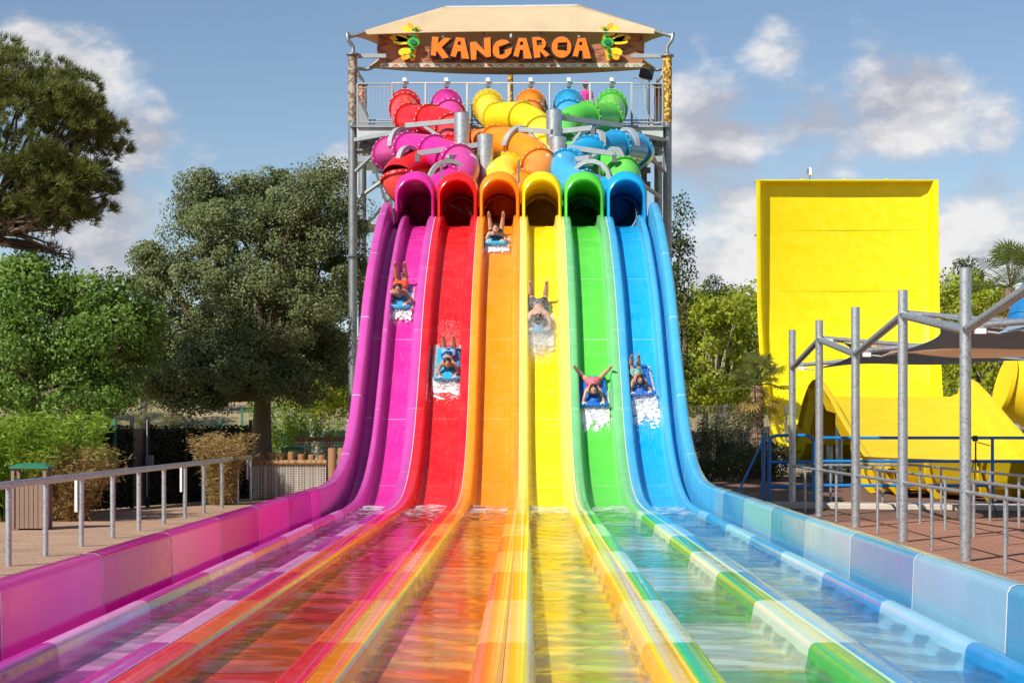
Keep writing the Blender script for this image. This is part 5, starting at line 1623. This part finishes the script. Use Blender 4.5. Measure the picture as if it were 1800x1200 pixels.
# shaded shrubs at the foot of the mesh fence
sg_ = 'shrubs along the mesh fence'
for px, y, h, s, lab in ((1262, 45, 2.3, .5, 'upright dark conifer shrub before the mesh fence post'), (1225, 44.5, 2.6, .7, 'loose tall shrub nearest the blue chute foot'), (1285, 45.5, 3.0, .8, 'loose tall shrub between conifer and small palm'), (1330, 44, 1.4, .9, 'low dark shrub at the small palm base'), (1240, 42, 1.0, 1.0, 'low dark shrub spreading on the mulch'), (1290, 41, 1.0, 1.1, 'low dark shrub behind the blue gate brace'), (1355, 42, 1.1, .8, 'low dark shrub behind the blue gate'), (1318, 43, 1.2, .8, 'low dark shrub between gate and palm')):
    bush('shrub', lab, 'shrub', (P(px, 0, y).x, y * K, -.02), 46, h, s, 30, .12, .03, 'dtree', .2, sg_)
for px, y in ((195, 66), (250, 67), (300, 66)):
    b = P(px, 0, y)
    bush('grass_tuft', {195: 'green grass tuft on the field above the hedge posts', 250: 'grass tuft on the field above the hedge gate', 300: 'grass tuft on the field near the oak crown'}[px], 'grass', (b.x, b.y, gz(b.x, b.y)), 60, 1.7, .5, 12, .5, .012, 'palm', .2, 'grass tufts on the dry field')
# orange cone in the field
p = P(1279, 0, 75); p.z = gz(p.x, p.y)
o = empty('traffic_cone', p, 'small orange-red traffic cone far away on the sandy field', 'cone')
g = G(); g.tube([p, p + Vector((0, 0, .9))], [.3, .05], 14); under(g.build('cone', M['pr_red']), o)
g = G(); g.box(p + Vector((0, 0, .03)), (.7, .7, .06)); under(g.build('base', M['pr_red']), o)

# far belt of trees closing the field, one mass
def far_wood():
    C = []; 
    for q in range(560):
        x = RNG.uniform(-130, 130); y = RNG.uniform(165, 190); h = RNG.uniform(2.0, 6.5) * (1.0 if abs(x) > 8 else .8)
        z0 = gz(x, y); n = 90
        d = RNG.normal(size=(n, 3)); d /= np.linalg.norm(d, axis=1)[:, None]
        C.append(np.array([x, y, z0 + h * .5]) + d * np.array([2.6, 2.2, h * .55]) * (RNG.uniform(.6, 1, n) ** .5)[:, None])
    C = np.concatenate(C); v, f = leaf_quads(C, np.full(len(C), .95), .8)
    tag(mesh_np('distant_wood', v, f, M['dtree']), 'low dark belt of distant trees closing the dry field', kind='stuff')


far_wood()


# ------------------------------------------------------------------ people
def remeshed(g, name, mat, vox, parent, smooth_it=2):
    o = g.build(name, mat, smooth=False)
    md = o.modifiers.new('remesh', 'REMESH'); md.mode = 'VOXEL'; md.voxel_size = vox; md.use_smooth_shade = True
    m2 = o.modifiers.new('smooth', 'SMOOTH'); m2.iterations = smooth_it; m2.factor = .5
    return under(o, parent)


def hand(g, W, p, fwd, side, down, s):
    """palm, four bent fingers and a thumb, closing over an edge; all in local (x, d, h)"""
    p = Vector(p); fwd = Vector(fwd); side = Vector(side); down = Vector(down)
    g.capsule(W(p), .032 * s, W(p + fwd * .055 * s), .034 * s, 8)
    for q in range(4):
        b = p + fwd * .07 * s + side * (q - 1.5) * .021 * s; L = (.038, .044, .042, .033)[q] * s
        k = b + fwd * L; e = k + (fwd * .35 + down).normalized() * L * .9
        g.capsule(W(b), .0105 * s, W(k), .010 * s, 6); g.capsule(W(k), .010 * s, W(e), .009 * s, 6)
    b = p + fwd * .02 * s + side * .034 * s; k = b + (fwd * .6 + side).normalized() * .04 * s
    g.capsule(W(b), .013 * s, W(k), .011 * s, 6); g.capsule(W(k), .011 * s, W(k + (fwd + down * .5).normalized() * .03 * s), .010 * s, 6)


def head_parts(root, c, F, U, s, skin, hair, hairlen=0, cap=None, tilt=0):
    """face, eyes, mouth and hair; c centre, F forward, U up"""
    Sd = F.cross(U).normalized()
    for q in (-1, 1):
        g = G(); g.sphere(c + F * .093 * s + Sd * q * .036 * s + U * .012 * s, .013 * s, nu=8, nv=6); under(g.build('eye', M['eye']), root)
    g = G(); g.capsule(c + F * .096 * s - U * .052 * s - Sd * .024 * s, .009 * s, c + F * .096 * s - U * .052 * s + Sd * .024 * s, .009 * s, 8); under(g.build('mouth', M['lip']), root)
    Mx = Matrix((Sd, F, U)).transposed()
    if hair:
        g = G()
        g.sphere(c + U * .035 * s - F * .028 * s, (.102 * s, .112 * s, .108 * s), Mx, 14, 10)
        for q in range(9):
            a = R(-70 + 140 * q / 8); b = c + U * .10 * s + (F * math.cos(a) * .7 + Sd * math.sin(a)) * .06 * s
            g.capsule(b, .03 * s, c + U * .062 * s + (F * math.cos(a) + Sd * math.sin(a)) * .088 * s, .016 * s, 6)
        if hairlen:
            for q in (-1, 1): g.capsule(c - F * .02 * s + Sd * q * .085 * s, .04 * s, c - F * .02 * s + Sd * q * .09 * s - U * hairlen * s, .03 * s, 8)
            g.capsule(c - F * .06 * s, .07 * s, c - F * .05 * s - U * hairlen * s, .05 * s, 8)
        remeshed(g, 'hair', hair, .012 * s, root, 1)


def frame_at(py_front, back):
    best = min(range(len(CHF)), key=lambda i: abs(VY - ((CHF[i][0] - CHF[i][2] * DIV).z - CAMZ) / (CHF[i][0] - CHF[i][2] * DIV).y * FPX - py_front))
    j = max(0, best - int(round(back / .16)))
    t = (CHF[best][0] - CHF[j][0]).normalized() if best != j else CHF[best][1]
    n = Vector((0, t.z, -t.y)); n = n if n.z > 0 else -n
    q = CHF[best][0] - CHF[best][2] * DIV
    return q + n * .012, t, n


def rider(cx, py, s, skin, label, board_label, board_mat='mat_c', legs='up', spread=.10, arms='grip', top=None, shorts=None, shorts_mat=None, hairlen=0, face_down=False, board_len=.98, board_w=.46, turn=0.0, short_len=.16):
    O, t, n = frame_at(py, .9)
    X = Vector((1, 0, 0)); x0 = (cx - VX) / FPX * O.y
    ct, st = math.cos(turn), math.sin(turn)
    def W(p): return Vector((x0, 0, 0)) + Vector((0, O.y, O.z)) + X * (p[0] * ct + p[1] * st) + t * (p[1] * ct - p[0] * st) + n * p[2]
    # board
    broot = empty('bodyboard', W((0, -.4, 0)), board_label, 'bodyboard', 'foam boards of the racing riders')
    g = G(); L, w = board_len, board_w / 2; v = []; f = []
    sec = [(-w, .02), (-w + .02, .0), (w - .02, .0), (w, .02), (w, .04), (w - .02, .058), (-w + .02, .058), (-w, .04)]
    ds = [-L, -L + .03, -L * .6, -L * .3, -.12, -.05, .0, .03]; hs = [0, 0, 0, 0, .0, .02, .06, .11]; sc = [.9, 1, 1, 1, 1, 1, .98, .94]
    for d_, h_, c_ in zip(ds, hs, sc):
        for x, h in sec: v.append(W((x * c_, d_, h + h_)))
    for q in range(len(ds) - 1):
        for j in range(8): f.append((q * 8 + j, q * 8 + (j + 1) % 8, q * 8 + 8 + (j + 1) % 8, q * 8 + 8 + j))
    f += [tuple(range(7, -1, -1)), tuple(range(56, 64))]
    g.add(v, f); under(g.build('foam_body', M[board_mat], angle=50), broot)
    g = G(); g.capsule(W((-w * .93, .035, .12)), .05, W((w * .93, .035, .12)), .05, 12); under(g.build('front_roll', M[board_mat]), broot)
    for q in (-1, 1):
        g = G(); g.tube([W((q * w * .62 + .034 * math.cos(a), .045 + .02, .165 + .026 * math.sin(a))) for a in np.linspace(0, 6.283, 13)], .013, 6, caps=False); under(g.build('grommet', M['white']), broot)
    # body
    root = empty('person', W((0, -.5, .06)), label, 'person', 'riders on the racing slide')
    b = .055
    def q3(x, d, h): return (x * s, d * s, b + h * s)
    g = G()
    hipc, chest, neck = q3(0, -.80, .115), q3(0, -.42, .17), q3(0, -.27, .27)
    Fh = (t * .74 + n * .67).normalized() if not face_down else (t * .5 - n * .85).normalized()
    Uh = (n * .74 - t * .67).normalized() if not face_down else (t * .85 + n * .5).normalized()
    hc = Vector(W(q3(0, -.20, .385))) if not face_down else Vector(W(q3(0, -.14, .22)))
    Sd = Fh.cross(Uh)
    g.capsule(W(q3(-.07, -.80, .115)), .105 * s, W(q3(.07, -.80, .115)), .105 * s)
    g.capsule(W(hipc), .12 * s, W(q3(0, -.60, .125)), .115 * s); g.capsule(W(q3(0, -.60, .125)), .115 * s, W(chest), .12 * s)
    g.capsule(W(q3(-.08, -.42, .17)), .105 * s, W(q3(.08, -.42, .17)), .105 * s)
    g.capsule(W(q3(-.16, -.36, .20)), .062 * s, W(q3(.16, -.36, .20)), .062 * s)
    g.capsule(W(chest), .08 * s, W(neck), .055 * s); g.capsule(W(neck), .055 * s, hc - Uh * .05 * s, .055 * s)
    Mx = Matrix((Sd, Fh, Uh)).transposed()
    g.sphere(hc, (.078 * s, .098 * s, .115 * s), Mx, 16, 12)
    g.capsule(hc + Fh * .05 * s - Uh * .07 * s, .045 * s, hc + Fh * .055 * s - Uh * .085 * s, .035 * s)
    g.capsule(hc + Fh * .09 * s + Uh * .01 * s, .010 * s, hc + Fh * .112 * s - Uh * .022 * s, .015 * s, 8)
    for k in (-1, 1): g.sphere(hc + Sd * k * .08 * s - Fh * .01 * s, (.012 * s, .022 * s, .032 * s), Mx, 8, 6)
    for k in (-1, 1):
        sh = q3(k * .175, -.36, .20)
        if arms == 'grip': el, wr = q3(k * .26, -.20, .06), (k * .16, -.06, .155)
        elif arms == 'straight': el, wr = q3(k * .235, -.17, .10), (k * .20, -.05, .15)
        else: el, wr = q3(k * .26, -.12, .08), (k * .24, .06, .05)
        g.capsule(W(sh), .050 * s, W(el), .038 * s); g.capsule(W(el), .038 * s, W(wr), .027 * s)
        hand(g, W, wr, Vector((0, 1, .25)).normalized(), (-k, 0, 0), Vector((0, .3, -1)).normalized(), s)
        if legs == 'up':
            kn, an, to = q3(k * (.10 + spread * .35), -1.14, .06), q3(k * (.07 + spread), -1.14, .44), q3(k * (.075 + spread * 1.05), -1.06, .58)
        elif legs == 'mid':
            kn, an, to = q3(k * (.10 + spread * .3), -1.12, .06), q3(k * (.08 + spread * .6), -1.16, .40), q3(k * (.08 + spread * .6), -1.06, .53)
        else:       # spread wide, shins raised outwards
            kn, an, to = q3(k * (.22), -1.04, .07), q3(k * (.20 + spread), -1.05, .36), q3(k * (.22 + spread * 1.1), -.98, .49)
        hp = q3(k * .085, -.82, .11)
        g.capsule(W(hp), .094 * s, W(kn), .064 * s); g.capsule(W(kn), .062 * s, W(Vector(kn).lerp(Vector(an), .35)), .064 * s); g.capsule(W(Vector(kn).lerp(Vector(an), .35)), .064 * s, W(an), .042 * s)
        g.capsule(W(an), .044 * s, W(Vector(an).lerp(Vector(to), .6)), .044 * s, 8); g.capsule(W(Vector(an).lerp(Vector(to), .6)), .044 * s, W(to), .030 * s, 8)
    remeshed(g, 'body', M[skin], .0125, root)
    head_parts(root, hc, Fh, Uh, s, skin, M['hair'], hairlen)
    if shorts_mat is not None:
        g = G(); e = .016
        g.capsule(W(q3(-.07, -.78, .118)), (.108 + e) * s, W(q3(.07, -.78, .118)), (.108 + e) * s); g.capsule(W(hipc), (.12 + e) * s, W(q3(0, -.72, .12)), (.117 + e) * s)
        for k in (-1, 1):
            kn = {'up': q3(k * (.10 + spread * .35), -1.14, .06), 'mid': q3(k * (.10 + spread * .3), -1.12, .06)}.get(legs, q3(k * .22, -1.04, .07)); hp = q3(k * .085, -.82, .11)
            u = short_len / .4; g.capsule(W(hp), (.09 + e) * s, W(Vector(hp).lerp(Vector(kn), u)), (.09 - .033 * u + e * 1.3) * s)
        remeshed(g, 'swim_shorts', shorts_mat, .013, root, 1)
    if top is not None:
        g = G(); e = .014
        g.capsule(W(q3(0, -.62, .125)), (.115 + e) * s, W(q3(0, -.42, .165)), (.118 + e) * s); g.capsule(W(q3(-.08, -.43, .17)), (.104 + e) * s, W(q3(.08, -.43, .17)), (.104 + e) * s)
        remeshed(g, 'swim_top', top, .013, root, 1)
    return W


SH = {'orange': m_basic('orange_red_swimwear', (.75, .09, .02), .6), 'navy': m_pattern('navy_sky_swimwear', (.01, .02, .07), (.18, .42, .75), 9), 'black': m_basic('black_swimwear', (.015, .015, .022), .5),
      'dark': m_pattern('dark_patterned_swimwear', (.012, .014, .02), (.16, .15, .15), 30), 'teal': m_pattern('teal_patterned_swimwear', (.01, .16, .17), (.20, .42, .36), 34), 'pinky': m_basic('coral_swimwear', (.62, .14, .16), .6)}
W1 = rider(700, 546, .93, 'skin1', 'rider in orange shorts on the magenta lane, legs raised behind', 'cyan foam board under the rider on the magenta lane', shorts_mat=SH['orange'], legs='up', spread=.03)
W2 = rider(787, 667, .79, 'skin1', 'rider in navy and sky-blue shorts on the red lane', 'cyan foam board under the rider on the red lane', shorts_mat=SH['navy'], legs='mid', spread=.08, short_len=.2)
W3 = rider(871, 436, .88, 'skin2', 'smiling rider in black swimsuit on the orange lane just out of the tube', 'cyan foam board under the rider on the orange lane', shorts_mat=SH['black'], top=SH['black'], legs='up', spread=.11, short_len=.05)
W4 = rider(947, 590, .98, 'skin2', 'face-down rider in dark patterned trunks hidden in spray on the yellow lane', 'cyan foam board buried in spray on the yellow lane', shorts_mat=SH['dark'], legs='mid', spread=.16, face_down=True, arms='straight', short_len=.2)
W5 = rider(1043, 714, .78, 'skin2', 'laughing child with legs spread wide on the green lane', 'deep blue foam board under the child on the green lane', 'mat_b', legs='wide', spread=.24, arms='straight', shorts_mat=SH['pinky'], top=SH['pinky'], short_len=.05, board_w=.56, board_len=.9, hairlen=.04)
W6 = rider(1126, 698, .73, 'skin1', 'child in teal patterned bottoms with dark hair on the blue lane', 'deep blue foam board under the child on the blue lane', 'mat_b', legs='mid', spread=.03, arms='straight', shorts_mat=SH['teal'], short_len=.05, board_w=.54, board_len=.92, hairlen=.1, turn=.10)


def splash(W, label, n_lump, n_drop, front, half, spray, trail=0.0, side=.9):
    """foam lumps and droplets thrown up round a board"""
    def octa(C, r):
        n = len(C); o = np.array([(1, 0, 0), (-1, 0, 0), (0, 1, 0), (0, -1, 0), (0, 0, 1), (0, 0, -1)], float)
        jit = RNG.uniform(.6, 1.3, (n, 6, 1))
        w0 = np.array(W((0, 0, 0))); ax = np.stack([np.array(W(e)) - w0 for e in ((1, 0, 0), (0, 1, 0), (0, 0, 1))])
        o = (o * np.array([1.15, 1.15, .34])) @ ax            # flattened flecks lying along the chute
        v = C[:, None, :] + o[None] * r[:, None, None] * jit
        f = np.array([(0, 2, 4), (2, 1, 4), (1, 3, 4), (3, 0, 4), (2, 0, 5), (1, 2, 5), (3, 1, 5), (0, 3, 5)])
        return v.reshape(-1, 3), (f[None] + (np.arange(n) * 6)[:, None, None]).reshape(-1, 3)
    loc = []; rad = []
    k = int(n_lump * .72)
    ph = RNG.uniform(0, 6.3, 4)
    x = RNG.uniform(-half, half, k); edge = front * (.72 + .14 * np.sin(x * 7 + ph[0]) + .09 * np.sin(x * 19 + ph[1]) + .05 * np.sin(x * 43 + ph[2]))
    u = RNG.beta(1.0, 1.25, k) * 1.25; d = -.03 + u * edge
    h = np.abs(RNG.normal(0, .03, k)) * np.clip(1.1 - u * .7, .1, 1) * (.5 + .9 * (np.sin(x * 23 + ph[1]) * np.sin(d * 27 + ph[3]) > -.1)) + .004
    keep = (np.sin(x * 17 + ph[3] + 3 * np.sin(d * 11)) * np.sin(d * 19 + ph[2] + 2 * np.sin(x * 13)) + RNG.normal(0, .35, k)) > (u * 1.25 - 1.05); x, d, h, u = x[keep], d[keep], h[keep], u[keep]; k = len(x)
    loc.append(np.stack([x, d, h], 1)); rad.append(RNG.uniform(.004, .0165, k) * np.clip(1.25 - u * .55, .4, 1))
    k2 = int(n_lump * .28)
    sgn = RNG.choice([-1, 1], k2); x = sgn * RNG.uniform(.20, half + .015, k2); d = -RNG.uniform(0, 1, k2) ** 1.2 * side; h = np.abs(RNG.normal(0, .016, k2))
    loc.append(np.stack([x, d, h], 1)); rad.append(RNG.uniform(.003, .012, k2))
    x = RNG.normal(0, half * .6, n_drop).clip(-half - .12, half + .12); d = RNG.normal(front * .25, front * .55, n_drop).clip(-.6, front * 1.6); h = RNG.exponential(spray, n_drop)
    loc.append(np.stack([x, d, h], 1)); rad.append(RNG.uniform(.002, .0065, n_drop))
    if trail:
        k3 = 700; x = RNG.normal(0, .13, k3).clip(-half, half); d = -side - RNG.uniform(0, 1, k3) ** 1.5 * trail
        loc.append(np.stack([x, d, np.full(k3, .004)], 1)); rad.append(RNG.uniform(.002, .007, k3))
    # the bulk of the foam: one lumpy white sheet with a ragged edge
    nx, nd = 56, 84; gx = np.linspace(-half, half, nx); gd = np.linspace(-.12, front * 1.15, nd); GX, GD = np.meshgrid(gx, gd)
    nz = np.zeros_like(GX)
    for q in range(18):
        f0 = RNG.uniform(14, 75); a0 = RNG.uniform(0, 6.3); nz += np.sin(f0 * (GX * math.cos(a0) + GD * math.sin(a0)) + RNG.uniform(0, 6.3) + 1.5 * np.sin(GX * RNG.uniform(5, 20))) * (20 / f0) ** .6
    nz /= nz.std()
    fade = np.clip(1 - GD / front, 0, 1); fade = np.where(GD < 0, 1 + GD / .12, fade) 
    mask = nz * .34 + fade * 1.6 - .42 - .5 * np.clip(np.abs(GX) / half - .8, 0, 1)
    GH = .006 + np.clip(.02 + .012 * nz, 0, .1) * np.clip(fade * 1.6, .1, 1)
    vv = np.array([W(p) for p in np.stack([GX, GD, GH], -1).reshape(-1, 3)]); ff = []
    for j in range(nd - 1):
        for q in range(nx - 1):
            if mask[j, q] > 0 and mask[j + 1, q + 1] > 0: ff.append((j * nx + q, j * nx + q + 1, (j + 1) * nx + q + 1, (j + 1) * nx + q))
    ff = np.array(ff); tri = np.concatenate([ff[:, [0, 1, 2]], ff[:, [0, 2, 3]]])
    L = np.concatenate(loc); r = np.concatenate(rad)
    sel = RNG.uniform(0, 1, len(L)) < np.where(np.arange(len(L)) < k, .22, 1.0); L, r = L[sel], r[sel]
    C = np.array([W(p) for p in L])
    v, f = octa(C, r)
    f = np.concatenate([tri, f + len(vv)]); v = np.concatenate([vv, v])
    o = mesh_np('splash', v, f, M['foam'], smooth=True); tag(o, label, 'splash', kind='stuff')


splash(W1, 'white foam around the board on the magenta lane', 13000, 1800, .44, .29, .06, .7)
splash(W2, 'white foam around the board on the red lane', 15000, 2000, .50, .31, .06, .8, 1.1)
splash(W3, 'white foam around the board on the orange lane', 11000, 1500, .45, .31, .05, 0, .8)
splash(W4, 'cloud of spray over the rider on the yellow lane', 9000, 15000, .66, .31, .16, .5, .6)
splash(W5, 'white foam curling before the board on the green lane', 18000, 1800, .80, .31, .06, 0, .5)
splash(W6, 'white foam curling before the board on the blue lane', 22000, 3500, .92, .31, .08, .9)


# attendant on the platform
def attendant():
    s = 1.0; F = Vector((-.5, -.85, 0)).normalized(); U = Vector((0, 0, 1)); Sd = F.cross(U)
    B = Vector((P(1030, 0, 53.5 / K).x, 53.5, DECK))
    root = empty('person', B, 'attendant in pink shirt and pink cap standing on the tower platform', 'person')
    def W(p): return B + (Sd * p[0] + F * p[1] + U * p[2]) * .93
    g = G(); pts = dict(hip=(0, 0, .95), chest=(0, 0, 1.28), neck=(0, .02, 1.45))
    g.capsule(W((-.08, 0, .95)), .12, W((.08, 0, .95)), .12); g.capsule(W((0, 0, .95)), .13, W((0, 0, 1.28)), .14); g.capsule(W((-.15, 0, 1.36)), .07, W((.15, 0, 1.36)), .07)
    g.capsule(W((0, 0, 1.3)), .08, W((0, .02, 1.5)), .055); hc = W((0, .04, 1.62))
    g.sphere(hc, (.078, .098, .115), Matrix((Sd, F, U)).transposed(), 16, 12); g.capsule(hc + F * .09, .01, hc + F * .112 - U * .02, .015, 8)
    for k in (-1, 1):
        g.capsule(W((k * .09, 0, .9)), .09, W((k * .10, .02, .5)), .062); g.capsule(W((k * .10, .02, .5)), .058, W((k * .10, 0, .1)), .04); g.capsule(W((k * .10, -.02, .05)), .045, W((k * .11, .16, .03)), .035)
    # right arm bent up to the bar, left arm hanging
    g.capsule(W((.18, 0, 1.36)), .05, W((.34, .05, 1.16)), .04); g.capsule(W((.34, .05, 1.16)), .038, W((.44, .16, 1.38)), .028)
    hand(g, lambda p: W(p), Vector((.44, .16, 1.38)), Vector((.1, .2, 1)).normalized(), (1, 0, 0), Vector((0, 1, .1)).normalized(), 1)
    g.capsule(W((-.18, 0, 1.36)), .05, W((-.25, 0, 1.08)), .04); g.capsule(W((-.25, 0, 1.08)), .038, W((-.24, .1, .86)), .028)
    hand(g, lambda p: W(p), Vector((-.24, .1, .86)), Vector((0, .2, -1)).normalized(), (1, 0, 0), Vector((0, .8, -.4)).normalized(), 1)
    remeshed(g, 'body', M['skin1'], .013, root)
    g = G(); g.capsule(W((-.08, 0, .92)), .145, W((.08, 0, .92)), .145); g.capsule(W((0, 0, .95)), .15, W((0, 0, 1.3)), .158); g.capsule(W((-.15, 0, 1.36)), .085, W((.15, 0, 1.36)), .085)
    g.capsule(W((.18, 0, 1.36)), .068, W((.28, .03, 1.23)), .062); g.capsule(W((-.18, 0, 1.36)), .068, W((-.22, 0, 1.2)), .062)
    remeshed(g, 'shirt', M['pink'], .014, root, 1)
    g = G()
    for k in (-1, 1): g.capsule(W((k * .09, 0, .9)), .105, W((k * .10, .02, .52)), .08)
    remeshed(g, 'shorts', SH['black'], .014, root, 1)
    head_parts(root, hc, F, U, 1.0, None, None)
    g = G(); g.sphere(hc + U * .055 - F * .01, (.095, .112, .088), Matrix((Sd, F, U)).transposed(), 16, 10); g.box(hc + U * .06 + F * .15, (.14, .12, .012), Matrix((Sd, F, U)).transposed(), bevel=.004)
    under(g.build('cap', M['pink']), root)


attendant()
